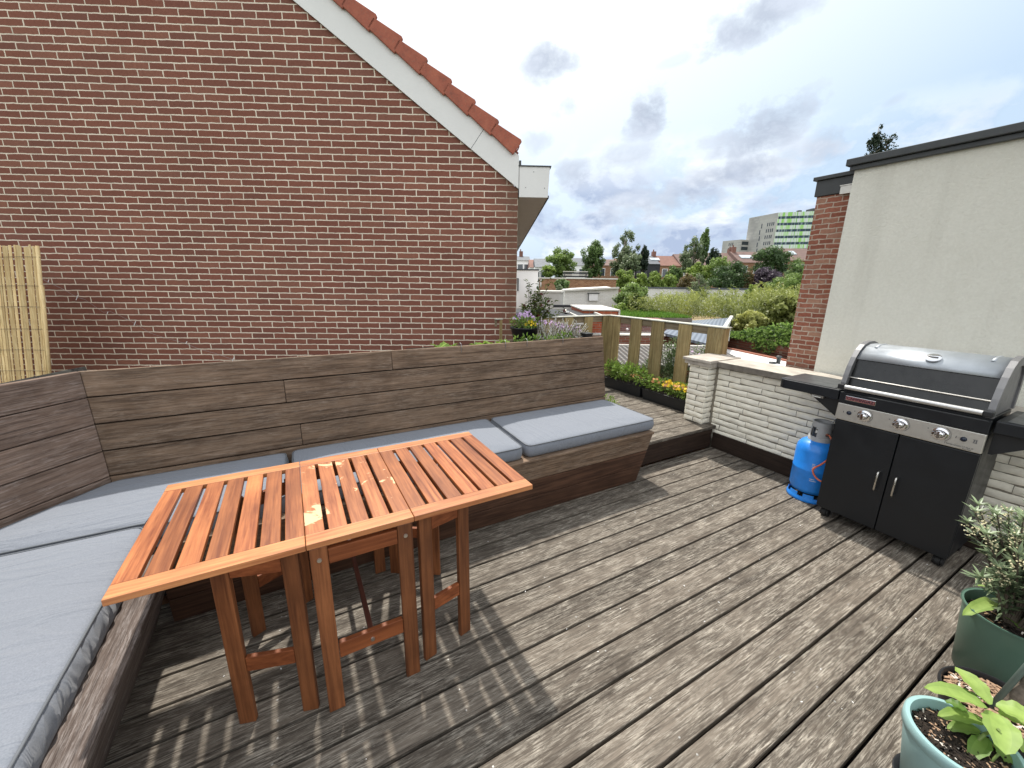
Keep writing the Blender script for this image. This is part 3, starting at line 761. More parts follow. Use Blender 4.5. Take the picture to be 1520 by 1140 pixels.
# --- gas bottle
GB = (3.285, 1.268, 0)
gb = thing('gas_bottle', 'blue gas bottle with grey collar standing left of the barbecue', 'gas bottle', GB, T)
mb = MB(); mb.lathe([(0, .045), (.085, .050), (.118, .066), (.130, .095), (.130, .236), (.132, .240), (.130, .244), (.130, .378), (.124, .408), (.106, .436), (.080, .452), (.05, .458), (0, .46)], GB, 48); bo = mb.build('body', mBlue, gb, smooth=True)
mb = MB()
for k in range(8):
    a0 = R(k*45+8); a1 = R(k*45+37)
    mb.lathe([(.128, .060), (.131, .030)], GB, 6, a0=a0, a1=a1)
mb.lathe([(.131, .034), (.136, .018), (.138, .004), (.132, .0), (.126, .004), (.124, .034)], GB, 48)
o = mb.build('foot_ring', mBlue, bo, smooth=True)
mb = MB()
for a0, a1 in ((-60, 20), (60, 140), (180, 260)):
    mb.lathe([(.070, .452), (.066, .520), (.060, .572), (.054, .590), (.049, .572), (.055, .520), (.060, .452)], GB, 14, a0=R(a0), a1=R(a1))
mb.lathe([(.074, .450), (.072, .485), (.060, .485), (.060, .450)], GB, 40); mb.lathe([(.064, .555), (.062, .588), (.057, .597), (.050, .588), (.050, .555)], GB, 40)
mb.build('collar', mGreyPl, gb, smooth=True)
mb = MB(); mb.lathe([(.014, .455), (.014, .53), (.022, .532), (.022, .548), (0, .55)], GB, 16); mb.tube([(GB[0]-.0, GB[1], .515), (GB[0]-.045, GB[1]-.055, .515)], .012, 10); autosmooth(mb.build('valve', mSteel, gb))
hp = []
for t in range(21):
    t /= 20
    P = [(3.255, 1.205, .513), (3.14, 1.15, .48), (3.10, 1.12, .32)]
    hp.append(t)
mb = MB()
ctrl = [Vector(p) for p in ((3.250, 1.205, .514), (3.15, 1.140, .50), (3.128, 1.135, .40), (3.142, 1.170, .335), (3.143, 1.215, .275), (3.146, 1.195, .225), (3.150, 1.150, .205), (3.19, 1.125, .21), (3.24, 1.09, .25))]
pts = []
for i in range(len(ctrl)-1):
    p0 = ctrl[max(i-1, 0)]; p1 = ctrl[i]; p2 = ctrl[i+1]; p3 = ctrl[min(i+2, len(ctrl)-1)]
    for k in range(6):
        t = k/6; pts.append(.5*((2*p1)+(p2-p0)*t+(2*p0-5*p1+4*p2-p3)*t*t+(3*p1-p0-3*p2+p3)*t**3))
mb.tube(pts, .0058, 8); mb.build('hose', mOrange, gb, smooth=True)
mb = MB()
def onb(ang, z, w, h):
    vs = []
    for q in range(5):
        a = ang-w/2+w*q/4
        for zz_ in (z, z+h): vs.append((GB[0]+.1308*math.cos(a), GB[1]+.1308*math.sin(a), zz_))
    mb.add(vs, [(2*i, 2*i+2, 2*i+3, 2*i+1) for i in range(4)], .5)
for k, (w, z) in enumerate(((.13, .300), (.17, .289), (.10, .278), (.15, .267), (.12, .256), (.22, .185), (.30, .172))):
    onb(R(196)+w/2, z, w, .0045)
mb.build('safety_lettering', mWhiteInk, bo)

# --- timber fence around the far edge of the terrace
fe = thing('picket_fence', 'greenish-brown timber fence of widely spaced upright boards behind the flower troughs', 'fence', (3.75, 3.3, .2), T)
mb = MB(); mb.box(3.772, 3.80, 2.44, 4.10, 1.045, 1.125); mb.build('rail', mFenceX, fe, bevel=.004)
mb = MB(); mb.box(2.05, 3.80, 4.102, 4.130, 1.045, 1.125); mb.build('rail', mFenceXX, fe, bevel=.004)
mb = MB(); mb.box(3.772, 3.80, 2.44, 4.10, .32, .39); mb.build('rail', mFenceX, fe, bevel=.004)
mb = MB(); mb.box(3.74, 3.84, 2.40, 4.13, 1.127, 1.137); mb.build('top_strip', plain('pale_strip', (.55, .55, .48), .8, var=.2), fe)
mb = MB(); mb.box(2.05, 3.735, 4.07, 4.15, 1.127, 1.137); mb.build('top_strip', plain('pale_strip_b', (.55, .55, .48), .8, var=.2), fe)
for a, b in ((3.87, 3.985), (3.50, 3.672), (3.158, 3.335), (2.795, 2.955), (2.43, 2.60)):
    mb = MB(); mb.box(3.744, 3.770, a, b, .225, 1.122); mb.build('upright_board', mFence, fe, bevel=.004)
mb = MB(); mb.box(3.65, 3.742, 4.074, 4.10, .225, 1.122); mb.box(3.745, 3.84, 3.99, 4.098, .0, 1.12); mb.build('corner_post', mFence, fe, bevel=.005)
mb = MB(); mb.box(3.772, 3.86, 2.43, 2.50, .0, 1.12); mb.build('end_post', mFence, fe, bevel=.005)
for a, b in ((2.10, 2.2), (2.42, 2.53), (2.70, 2.83), (3.02, 3.155), (3.34, 3.475)):
    mb = MB(); mb.box(a, b, 4.074, 4.10, .225, 1.122); mb.build('upright_board', mFence, fe, bevel=.004)

# --- leaf helpers
def bushy(mb, cen, rad, n, L, w, up=.4, tone=(0, 1), droop=.3, shade=True):
    cen = Vector(cen); rad = Vector(rad)
    for _ in range(n):
        d = Vector((random.gauss(0, 1), random.gauss(0, 1), random.gauss(0, 1))).normalized(); r = random.random()**.45
        p = cen+Vector((d.x*rad.x, d.y*rad.y, d.z*rad.z))*r
        dr = (d+Vector((random.gauss(0, .5), random.gauss(0, .5), up+random.gauss(0, .3)))).normalized()
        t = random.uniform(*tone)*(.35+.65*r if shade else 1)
        s_ = random.uniform(.6, 1.25)
        mb.leaf(p, dr, (random.gauss(0, .4), random.gauss(0, .4), 1), L*s_, w*s_, t, droop=droop)
def flowers(mb, cen, rad, n, size, petals=5, face=(-.6, -.5, .6)):
    cen = Vector(cen)
    for _ in range(n):
        d = Vector((random.gauss(0, 1), random.gauss(0, 1), abs(random.gauss(0, 1)))).normalized()
        p = cen+Vector((d.x*rad[0], d.y*rad[1], d.z*rad[2]))*random.uniform(.7, 1.05)
        nn = (Vector(face)+Vector((random.gauss(0, .5), random.gauss(0, .5), random.gauss(0, .4)))).normalized()
        x = nn.orthogonal().normalized(); x.rotate(Matrix.Rotation(random.random()*6, 3, nn)); y = nn.cross(x); s_ = size*random.uniform(.7, 1.2); tn = random.random()
        for k in range(petals):
            a = 2*math.pi*k/petals; q = x*math.cos(a)+y*math.sin(a); r_ = x*math.cos(a+1.57)+y*math.sin(a+1.57)
            mb.add([p, p+q*s_*.6-r_*s_*.38+nn*s_*.1, p+q*s_+nn*s_*.05, p+q*s_*.6+r_*s_*.38+nn*s_*.1], [(0, 1, 2, 3)], tn)
lmBright = leafmat('fresh_leaf', (.06, .14, .015), (.40, .56, .11))
lmMid = leafmat('mid_leaf', (.022, .06, .010), (.11, .21, .035))
lmGrey = leafmat('grey_green_leaf', (.06, .11, .04), (.36, .46, .22))
lmOlive = leafmat('narrow_grey_leaf', (.035, .06, .03), (.34, .43, .24), trans=.15, rough=.4)
lmBig = leafmat('broad_lime_leaf', (.09, .20, .03), (.42, .58, .15), trans=.38)
lmTan = leafmat('wispy_leaf', (.16, .13, .06), (.42, .40, .24))

# --- two black troughs with flowers
def trough(v0, v1, label, mats):
    root = thing('flower_trough', label, 'planter', (3.6, (v0+v1)/2, .22), T, 'black plastic flower troughs along the fence')
    mb = MB(); u0, u1 = 3.545, 3.715; z0, z1 = .222, .352
    mb.hexa([(u0+.012, v0+.012, z0), (u1-.012, v0+.012, z0), (u1-.012, v1-.012, z0), (u0+.012, v1-.012, z0), (u0, v0, z1-.012), (u1, v0, z1-.012), (u1, v1, z1-.012), (u0, v1, z1-.012)])
    mb.box(u0-.006, u1+.006, v0-.006, v1+.006, z1-.014, z1); mb.build('trough', mBlackPl, root, bevel=.004)
    mb = MB(); mb.box(u0+.008, u1-.008, v0+.008, v1-.008, z1+.0005, z1+.006); mb.build('soil', mSoil, root)
    return root, (u0+u1)/2, z1
r1, uc, zt = trough(3.235, 3.90, 'black flower trough with leafy greenery, left of the two along the fence', None)
mb = MB()
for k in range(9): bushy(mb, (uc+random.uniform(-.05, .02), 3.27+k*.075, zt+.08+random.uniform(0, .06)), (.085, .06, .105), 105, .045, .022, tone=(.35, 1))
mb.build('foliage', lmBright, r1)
mb = MB(); flowers(mb, (uc-.05, 3.35, zt+.10), (.06, .09, .04), 9, .014); mb.build('blossom', mFlowerO, r1)
r2, uc, zt = trough(2.52, 3.205, 'black flower trough with yellow and purple pansies beside the white pillar', None)
mb = MB()
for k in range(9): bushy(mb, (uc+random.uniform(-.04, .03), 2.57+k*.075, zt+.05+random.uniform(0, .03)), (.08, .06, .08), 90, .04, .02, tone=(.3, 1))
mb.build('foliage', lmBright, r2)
mb = MB()
for k in range(5): flowers(mb, (uc-.03, 2.62+k*.065, zt+.10), (.07, .06, .05), 15, .021)
mb.build('blossom', mFlowerY, r2)
mb = MB()
for k in range(5): flowers(mb, (uc-.03, 2.66+k*.1, zt+.09), (.07, .06, .05), 8, .019)
mb.build('blossom', mFlowerO, r2)
mb = MB(); flowers(mb, (uc, 2.60, zt+.13), (.05, .05, .04), 16, .02); mb.build('blossom', mFlowerP, r2)
# bushy plant climbing behind the boards
pl = thing('leafy_shrub', 'grey-green leafy shrub growing up between the fence boards behind the pansies', 'shrub', (3.92, 3.05, .1), T)
mb = MB(); st = MB()
for k in range(44):
    u = random.uniform(3.83, 3.95); v_ = random.uniform(2.62, 3.50); h = random.uniform(.60, 1.02)-abs(v_-3.0)*.42
    tip = Vector((u+random.uniform(-.04, .05), v_+random.uniform(-.1, .1), h)); base = Vector((3.93, 3.05+(v_-3.05)*.4, .1)); st.tube([base, (base+tip)/2+Vector((0, 0, .06)), tip], [.005, .004, .002], 5)
    for q in range(46):
        t = random.uniform(.25, 1); p = base.lerp(tip, t); a = random.random()*6.28
        mb.leaf(p, (math.cos(a), math.sin(a), .5), (0, 0, 1), random.uniform(.03, .05), .018, random.uniform(.1, 1)*(.4+.6*t))
for (v_, z_, rv, rz, q) in ((2.70, .60, .13, .26, 420), (3.06, .66, .15, .30, 520), (3.40, .46, .13, .22, 320), (2.95, .45, .35, .18, 420)):
    bushy(mb, (3.90, v_, z_), (.06, rv, rz), q, .042, .020, up=.8, tone=(.25, 1))
mb.build('foliage', lmGrey, pl); st.build('stem', mStem, pl)
mb = MB(); flowers(mb, (3.86, 2.85, .80), (.05, .15, .06), 9, .014); mb.build('blossom', mFlowerL, pl)
# small plant by the bench end
pl = thing('small_herb', 'small light green herb peeping out behind the right end of the bench', 'plant', (2.75, 3.0, .22), T)
mb = MB(); bushy(mb, (2.80, 2.97, .30), (.11, .12, .11), 200, .04, .016, up=.8, tone=(.3, 1)); mb.build('foliage', lmBright, pl)

# --- planting behind the backrest
sh = thing('planter_box', 'timber planter box hidden behind the backrest, its black liner holding low greenery', 'planter', (1.6, 2.95, .22), T)
mb = MB(); mb.box(.75, 2.40, 2.84, 3.14, .23, 1.0); mb.build('box', mBackX, sh, bevel=.004)
mb = MB(); mb.box(.77, 2.38, 2.86, 3.12, 1.001, 1.02); mb.build('soil', mSoil, sh)
mb = MB()
for u in (.98, 1.05, 1.02, 1.30, 1.36, 1.42, 1.5, 1.56): 
    for k in range(10):
        a = random.random()*6.28; mb.leaf((u, 2.90, 1.03), (math.cos(a), math.sin(a)*.8, random.uniform(.15, .9)), (0, 0, 1), random.uniform(.05, .095), .034, random.uniform(.4, 1))
for k in range(7): bushy(mb, (1.68+k*.09, 2.92, 1.04), (.06, .05, .055), 45, .035, .016, tone=(.2, .9))
mb.build('foliage', lmBright, sh)
for k, (x, y) in enumerate(((684, 505), (750, 502), (782, 505), (840, 500))):
    u = (1.094, 1.47, 1.67, 2.03)[k]; v_ = bv(1.07)
    mb = MB(); mb.tube([(u, v_-.006, 1.030-.02*(k == 0)), (u, v_-.007, 1.075), (u+.002, v_+.0, 1.088), (u, v_+.018, 1.093), (u, v_+.036, 1.086), (u, v_+.045, 1.05), (u, v_+.045, 1.0)], .0022, 6)
    tag(mb.build('planter_hook', mWire, rot=T, origin=(u, v_, 1.08), smooth=True), ('first metal hook over the backrest, with a leaf resting on it', 'second metal hook over the backrest, below the round pot', 'third metal hook over the backrest, just right of the round pot', 'rightmost metal hook over the backrest, nearest the fence corner')[k], 'hook', 'metal hooks over the backrest')
bx = MB(); bx.box(2.375, 2.445, 2.86, 2.95, 1.04, 1.075); bx.box(2.37, 2.45, 2.855, 2.955, 1.077, 1.092)
tag(bx.build('lidded_box', mBlackPl, rot=T, origin=(2.37, 2.95, 1.04), bevel=.004), 'small black lidded box on the planter at the right end of the backrest', 'box')
mb = MB(); mb.box(2.37, 2.445, 2.86, 2.95, .23, 1.038); mb.build('ledge', mBackX, sh)
# round pot
PR = (1.93, 3.235, 1.02)
mb = MB(); mb.box(1.75, 2.12, 3.145, 3.40, .23, 1.0); mb.build('ledge', mBackX, sh)
rp = thing('round_flower_pot', 'round black pot of lilac and yellow flowers at the corner of the brick wall', 'flower pot', PR, T)
mb = MB(); mb.lathe([(0, -.018), (.10, -.018), (.135, .10), (.140, .102), (.140, .112), (.130, .112), (.125, .095), (0, .09)], PR, 36); mb.build('pot', mBlackPl, rp, smooth=True)
mb = MB(); mb.lathe([(0, .100), (.127, .098)], PR, 30); mb.build('soil', mSoil, rp)
mb = MB()
for k in range(8):
    a = k*.8; bushy(mb, (PR[0]+.09*math.cos(a), PR[1]+.09*math.sin(a), PR[2]+.15), (.06, .06, .06), 70, .03, .012, tone=(.2, 1))
mb.build('foliage', lmBright, rp)
mb = MB(); flowers(mb, (PR[0]-.01, PR[1]-.02, PR[2]+.17), (.11, .11, .09), 46, .014); mb.build('blossom', mFlowerL, rp)
mb = MB(); flowers(mb, (PR[0]+.02, PR[1]-.08, PR[2]+.13), (.06, .06, .05), 20, .014); mb.build('blossom', mFlowerY, rp)
# trailing lilac plant
tp = thing('trailing_plant', 'wispy trailing plant with pale lilac flowers spilling along the planter behind the backrest', 'plant', (2.2, 3.05, 1.02), T)
mb = MB(); st = MB()
for k in range(110):
    u = random.uniform(1.98, 2.42); p = Vector((u, random.uniform(2.92, 3.12), 1.03)); tip = p+Vector((random.uniform(-.05, .12), random.uniform(-.06, .06), random.uniform(.08, .22)-(u-1.98)*.12))
    st.tube([p, (p+tip)/2+Vector((.01, 0, .01)), tip], .0016, 4)
    for q in range(11): mb.leaf(p.lerp(tip, random.uniform(.2, 1)), (random.gauss(0, 1), random.gauss(0, 1), .6), (0, 0, 1), .024, .009, random.random())
mb.build('foliage', lmTan, tp); st.build('stem', mTag, tp)
mb = MB(); 
for k in range(8): flowers(mb, (2.0+k*.055, 3.02, 1.17-k*.010), (.05, .07, .05), 9, .011)
mb.build('blossom', mFlowerL, tp)
# rose-like shrub
rs = thing('flowering_shrub', 'tall loose shrub with dark red blooms rising behind the brick house corner', 'shrub', (2.05, 3.30, 1.02), T)
mb = MB(); st = MB(); fl = MB()
for k in range(26):
    b0 = Vector((2.06+random.uniform(-.04, .04), 3.32, 1.05)); tip = b0+Vector((random.uniform(-.10, .27), random.uniform(-.12, .12), random.uniform(.18, .50)))
    m_ = (b0+tip)/2+Vector((0, 0, .05)); st.tube([b0, m_, tip], [.004, .003, .0015], 5)
    for q in range(26):
        t = random.uniform(.3, 1.05); p = b0.lerp(m_, t*2) if t < .5 else m_.lerp(tip, t*2-1)
        mb.leaf(p+Vector((random.gauss(0, .012), random.gauss(0, .012), random.gauss(0, .012))), (random.gauss(0, 1), random.gauss(0, 1), random.gauss(.2, .5)), (0, 0, 1), random.uniform(.03, .05), .022, random.uniform(0, 1))
    if k % 3 == 0: flowers(fl, tip, (.012, .012, .012), 7, .013)
mb.build('foliage', leafmat('rose_leaf', (.030, .065, .012), (.24, .30, .07)), rs); st.build('stem', mBark, rs); fl.build('blossom', mFlowerR, rs)

# --- pots at the right edge
def pot(root, c, r, h, mat, rim=.018, taper=.76, rimh=.045, name='pot'):
    mb = MB(); mb.lathe([(0, .0), (r*taper-.01, .0), (r*taper, .008), (r*.955, h-rimh), (r*.955, h-rimh+.001), (r, h-rimh+.006), (r, h-.005), (r-.004, h), (r-rim+.003, h), (r-rim, h-.005), (r-rim-.006, h-.06), (0, h-.06)], c, 64)
    return autosmooth(mb.build(name, mat, root), 50)
def soil(root, c, r, z, chips=160, cm=None):
    mb = MB(); n = 14; vs = [(c[0], c[1], c[2]+z)]
    fs = []
    for i in range(1, n+1):
        for k in range(40):
            a = 2*math.pi*k/40; q = r*i/n; vs.append((c[0]+q*math.cos(a), c[1]+q*math.sin(a), c[2]+z+noise.noise(Vector((q*math.cos(a)*30, q*math.sin(a)*30, c[0]*9)))*.010))
    for k in range(40): fs.append((0, 1+k, 1+(k+1) % 40))
    for i in range(n-1):
        for k in range(40): fs.append((1+i*40+k, 1+(i+1)*40+k, 1+(i+1)*40+(k+1) % 40, 1+i*40+(k+1) % 40))
    mb.add(vs, fs, .5); so = mb.build('soil', mSoil, root, smooth=True)
    for cmat, cnt, sz in (cm or ((mSoil, chips, .011), (mChip, chips//4, .010), (mPerl, chips//9, .007))):
        mb = MB()
        for _ in range(cnt):
            a = random.random()*6.28; q = r*.95*math.sqrt(random.random()); p = Vector((c[0]+q*math.cos(a), c[1]+q*math.sin(a), c[2]+z+.007))
            d = Vector((random.gauss(0, 1), random.gauss(0, 1), random.gauss(0, .3))).normalized(); mb.beam(p-d*sz*random.uniform(.4, 1.6), p+d*sz*random.uniform(.4, 1.6), sz*random.uniform(.25, .7), sz*random.uniform(.2, .4))
        mb.build('mulch', cmat, so)
g1 = (2.345, .150, .003)
gp = thing('potted_shrub', 'tall dark green pot holding a dense shrub with narrow leaves and cream blossom', 'potted plant', g1, T)
pot(gp, g1, .150, .300, mPotG, taper=.80, rimh=.004, rim=.012); soil(gp, g1, .128, .262, 110)
mb = MB(); st = MB(); fl = MB()
for k in range(62):
    a = random.random()*6.28; sp = random.uniform(.03, .235); h = .235+random.uniform(.10, .42)*(1-.35*(sp/.235)**2)
    b0 = Vector((g1[0]+.03*math.cos(a), g1[1]+.03*math.sin(a), .26)); tip = Vector((g1[0]+sp*math.cos(a), g1[1]-.035+sp*math.sin(a), .10+h+.06)); m_ = b0.lerp(tip, .5)+Vector((0, 0, .05)); st.tube([b0, m_, tip], [.005, .0035, .0018], 6)
    for q in range(30):
        t = random.uniform(.18, 1.); p = b0.lerp(m_, t*2) if t < .5 else m_.lerp(tip, t*2-1)
        ax = (tip-m_).normalized(); b_ = random.random()*6.28; o_ = ax.orthogonal().normalized(); o_.rotate(Matrix.Rotation(b_, 3, ax))
        mb.leaf(p, (ax*.8+o_*.9), ax, random.uniform(.035, .058), random.uniform(.009, .013), random.uniform(.05, 1)*(.45+.55*t), fold=.15, droop=.15)
    for q in range(7):
        b_ = q*.9; o_ = Vector((math.cos(b_), math.sin(b_), .9)); mb.leaf(tip, o_, (0, 0, 1), random.uniform(.03, .05), .011, random.uniform(.5, 1), fold=.15)
    for _c in range(2):
        p = m_.lerp(tip, random.uniform(.5, 1.0))
        for q in range(14):
            dq = Vector((random.gauss(0, .010), random.gauss(0, .010), random.gauss(0, .012))); fl.lathe([(0, -.0035), (.0035, 0), (0, .0035)], tuple(p+dq), 5)
mb.build('foliage', lmOlive, gp); st.build('stem', mBark, gp); fl.build('blossom', mCream, gp)
b1 = (1.985, .103, .003)
bp_ = thing('potted_palm', 'low black pot with bark chips and a leaning fibrous trunk beside a grey-green stake', 'potted plant', b1, T)
pot(bp_, b1, .140, .150, mBlackPl, taper=.82, rimh=.02, rim=.010); soil(bp_, b1, .122, .128, 90, ((mSoil, 60, .010), (mChip, 260, .013), (mPerl, 60, .010)))
mb = MB(); P0 = Vector((2.01, .085, .12)); P1 = Vector((2.20, -.10, 1.25)); pts = []; rr = []
for k in range(60):
    t = k/59; pts.append(P0.lerp(P1, t)+Vector((.02*math.sin(t*2.4), 0, 0))); rr.append(.0215+.003*math.sin(k*1.9)+.0015*random.random()-.003*t)
mb.tube(pts, rr, 18); mb.build('trunk', mTrunkPot, bp_, smooth=True)
mb = MB(); mb.tube([(1.975, .112, .12), (2.06, .060, .42), (2.13, -.01, .78)], .0085, 10); mb.build('rod', mRodG, bp_, smooth=True)  # slim grey-green rod leaning beside the trunk
mb = MB()
for k in range(14):
    a = k*.45+.2; L = random.uniform(.16, .22); p = P1.copy()
    for q in range(20):
        t = q/20; c_ = p+Vector((math.cos(a)*L*t, math.sin(a)*L*t, .12*t-.45*t*t*L))
        for s_ in (-1, 1): mb.leaf(c_, (math.cos(a)+s_*math.sin(a)*-1.1, math.sin(a)+s_*math.cos(a)*1.1, .1), (0, 0, 1), .06*(1-.5*t), .010, random.random(), fold=.1)
mb.build('frond', lmMid, bp_)
t1 = (1.600, .113, .012)
tpp = thing('potted_plant', 'pale teal pot with dark soil and broad lime green leaves in the bottom right corner', 'potted plant', t1, T)
pot(tpp, t1, .127, .240, mPotT, taper=.74, rimh=.038, rim=.017); soil(tpp, t1, .102, .203, 240, ((mSoil, 420, .011), (mChip, 60, .010), (mPerl, 26, .007)))
mb = MB(); st = MB()
def bigleaf(px, py, z, tx, ty, tz, w, tone):
    "leaf from a base to a tip; both given as photo positions with heights"
    def g(x, y, zz_):
        d = ray(x, y); t = (zz_-EYE)/d.z; P = Vector((d.x*t, d.y*t, zz_)); return Vector((P.x*math.cos(T)+P.y*math.sin(T), -P.x*math.sin(T)+P.y*math.cos(T), zz_))
    a = g(px, py, z); b = g(tx, ty, tz); n = 9; d = (b-a); L = d.length; d.normalize(); x = d.cross(Vector((0, 0, 1))).normalized(); up = x.cross(d)
    vs = []; fs = []
    for i in range(n+1):
        t = i/n; ww = w*math.sin(math.pi*min(1, t*.93+.03))**.75*(1-.25*t) if i < n else 0
        p = a+d*L*t+up*math.sin(t*3.14)*L*.07
        for s_ in (-1, -.5, 0, .5, 1):
            ser = 1+.05*math.sin(i*2.6) if abs(s_) == 1 else 1
            vs.append(p+x*ww*s_*ser*.5+up*(abs(s_)*ww*.16+.0015*math.sin(i*2.2)*abs(s_)*2))
    for i in range(n):
        for k in range(4): q = i*5+k; fs.append((q, q+1, q+6, q+5))
    k0 = len(mb.f); mb.add(vs, fs, tone)
    for i in range(n):
        for k in range(4): mb.t[k0+i*4+k] = max(0, min(1, tone+(-.10 if k in (0, 3) else .06)+.10*(i/n-.5)+random.uniform(-.02, .02)))
    return a
WK = 1.45
hub = (1474, 1054, .315)
for L in (((1465, 1050, .315), (1371, 1021, .335), .048, .85), ((1470, 1046, .32), (1417, 990, .345), .046, 1.), ((1478, 1047, .315), (1545, 1080, .32), .060, .95),
          ((1476, 1058, .31), (1492, 1121, .29), .060, .92), ((1462, 1072, .26), (1391, 1063, .262), .040, .75), ((1483, 1060, .30), (1520, 1075, .28), .04, .8),
          ((1455, 1085, .24), (1405, 1082, .225), .032, .55), ((1436, 1056, .28), (1402, 1040, .275), .028, .2), ((1449, 1048, .30), (1432, 1022, .30), .025, .35),
          ((1484, 1085, .26), (1525, 1118, .25), .045, .8), ((1465, 1095, .24), (1440, 1128, .215), .035, .35), ((1478, 1100, .24), (1500, 1137, .22), .035, .5), ((1472, 1046, .31), (1455, 1035, .31), .022, .7)):
    bigleaf(L[0][0], L[0][1], L[0][2], L[1][0], L[1][1], L[1][2], L[2]*WK, L[3])
mb.build('foliage', lmBig, tpp, smooth=True)
st.tube([(1.62, .10, .20), (1.66, .085, .26), (1.64, .065, .315)], .004, 8); st.tube([(1.61, .06, .20), (1.63, .05, .25)], .003, 8); st.build('stem', mStem, tpp)
mb = MB()
for L in (((1494, 893, .31), (1428, 914, .285), .060, .75), ((1492, 884, .31), (1449, 868, .30), .052, .6), ((1476, 900, .30), (1520, 936, .28), .070, .35), ((1500, 885, .32), (1530, 905, .30), .05, .5), ((1484, 880, .33), (1470, 862, .36), .035, .9)):
    bigleaf(L[0][0], L[0][1], L[0][2], L[1][0], L[1][1], L[1][2], L[2], L[3])
mb.build('broad_leaves', lmBig, gp, smooth=True)
mb = MB(); sc0 = (1.600, .113, .001); mb.lathe([(0, 0), (.098, 0), (.112, .02), (.109, .022), (.095, .005), (0, .005)], sc0, 40)
tag(mb.build('plant_saucer', mBlackPl, rot=T, origin=sc0, smooth=True), 'black saucer under the pale teal pot', 'saucer')

# =================================================================== NEIGHBOURING WALLS
# rendered building on the right
sb = thing('rendered_building', 'cream rendered building with a dark metal roof edge rising behind the barbecue', 'building', (3.9, 0, GZ), T)
mb = MB(); mb.box(3.795, 9.5, -6.0, 1.612, GZ, 2.405); mb.build('wall', mStucco, sb)
mb = MB(); mb.box(3.740, 9.55, -6.05, 1.655, 2.408, 2.455); mb.box(3.765, 3.790, -6.0, 1.635, 2.375, 2.406); mb.build('roof_edge', mTrim, sb, bevel=.004)
mRed = brickmat('old_red_brick', (.22, .055, .028), (.42, .17, .10), (.58, .47, .38), .108, .0395, .0048, bump=.014, stain=.35, axis='yz', wob=.008, var=[(.22, .085, .058), (.40, .17, .115), (.32, .12, .08), (.46, .27, .19), (.27, .10, .07), (.38, .16, .10)])
rb = thing('brick_building', 'narrow strip of old red brick building with a dark metal parapet beside the rendered wall', 'building', (3.95, 1.8, GZ), T)
mb = MB(); mb.box(3.875, 5.3, 1.615, 1.872, GZ, 2.245); mb.build('wall', mRed, rb)
mb = MB(); mb.box(3.86, 5.33, 1.615, 1.888, 2.248, 2.365); mb.box(3.84, 5.35, 1.615, 1.908, 2.367, 2.395); mb.build('parapet_cladding', mTrim, rb, bevel=.003)
mb = MB(); mb.box(3.835, 3.858, 1.618, 1.70, 2.235, 2.29); mb.box(3.83, 3.86, 1.616, 1.705, 2.292, 2.299); mb.build('flashing', mPanel, rb)

# gabled brick house
HY = 4.6; K = HY/3.9; HR = R(2.1)
def hw(px, py, off=0.):
    "local x,z on the gable wall for a photo position"
    d = ray(px, py); n = Vector((-math.sin(HR), math.cos(HR), 0)); o = Vector((0, HY, EYE))
    t = (n.y*HY - off)/(d.dot(n)); P = Vector((0, 0, EYE))+d*t; Q = P-Vector((0, HY, 0))
    return (Q.x*math.cos(HR)+Q.y*math.sin(HR), P.z)
hx, hz = hw(769.0, 281)
sl = R(36.4); RW = 6.3*K; ridge = hx-RW; zr = hz+RW*math.tan(sl)
RHH = .01386*HY; BW = RHH*3.767
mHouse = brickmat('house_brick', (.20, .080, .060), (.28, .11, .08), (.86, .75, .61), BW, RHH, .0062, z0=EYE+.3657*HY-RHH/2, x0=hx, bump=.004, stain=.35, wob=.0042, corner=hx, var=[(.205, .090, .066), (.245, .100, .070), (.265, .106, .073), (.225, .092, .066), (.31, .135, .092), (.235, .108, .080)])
ORIG = (0, HY*math.cos(HR), 0)
# local frame: rotation HR about the world origin; world (0,HY) -> local
lx = HY*math.sin(HR); ly = HY*math.cos(HR)
def HL(x, y, z): return (x+lx, y+ly, z)
ho = thing('brick_house', 'tall brown brick gable house with white verge board and orange roof tiles', 'house', (lx, ly, GZ), HR)
mb = MB()
poly = [(ridge*2-hx, GZ), (hx, GZ), (hx, hz), (ridge, zr), (ridge*2-hx, hz)]
n = len(poly); D = 9.0
vs = [HL(x, 0, z) for x, z in poly]+[HL(x, D, z) for x, z in poly]
mb.add(vs, [tuple(range(n)), tuple(range(2*n-1, n-1, -1))]+[(i, n+i, n+(i+1) % n, (i+1) % n) for i in range(n)])
o = mb.build('wall', mHouse, ho)
o.location = (0, 0, -GZ); o.data.transform(Matrix.Translation((0, 0, GZ)))
# verge board
ct, sn = math.cos(sl), math.sin(sl)
def RP(s, q): return (hx-s*ct+q*sn, hz+s*sn+q*ct)     # s up the slope, q normal to it
vb = .215*K
mb = MB()
def slab(pts2, y0, y1, tone=None): mb.prism([(x+lx, z) for x, z in pts2], y0+ly, y1+ly, axis='y', tone=tone)
Lr = RW/ct
pts2 = [RP(Lr, 0), RP(Lr, vb), (hx+.004, hz+vb/ct), (hx+.004, hz)]
slab(pts2[::-1], -.028, -.004); mb.build('verge_board', mWhitePaint, ho)
mb = MB(); slab([RP(.62, .001), RP(.62, vb-.002), RP(.616, vb-.002), RP(.616, .001)], -.0292, -.0281); mb.build('verge_joint', mTrim, ho)
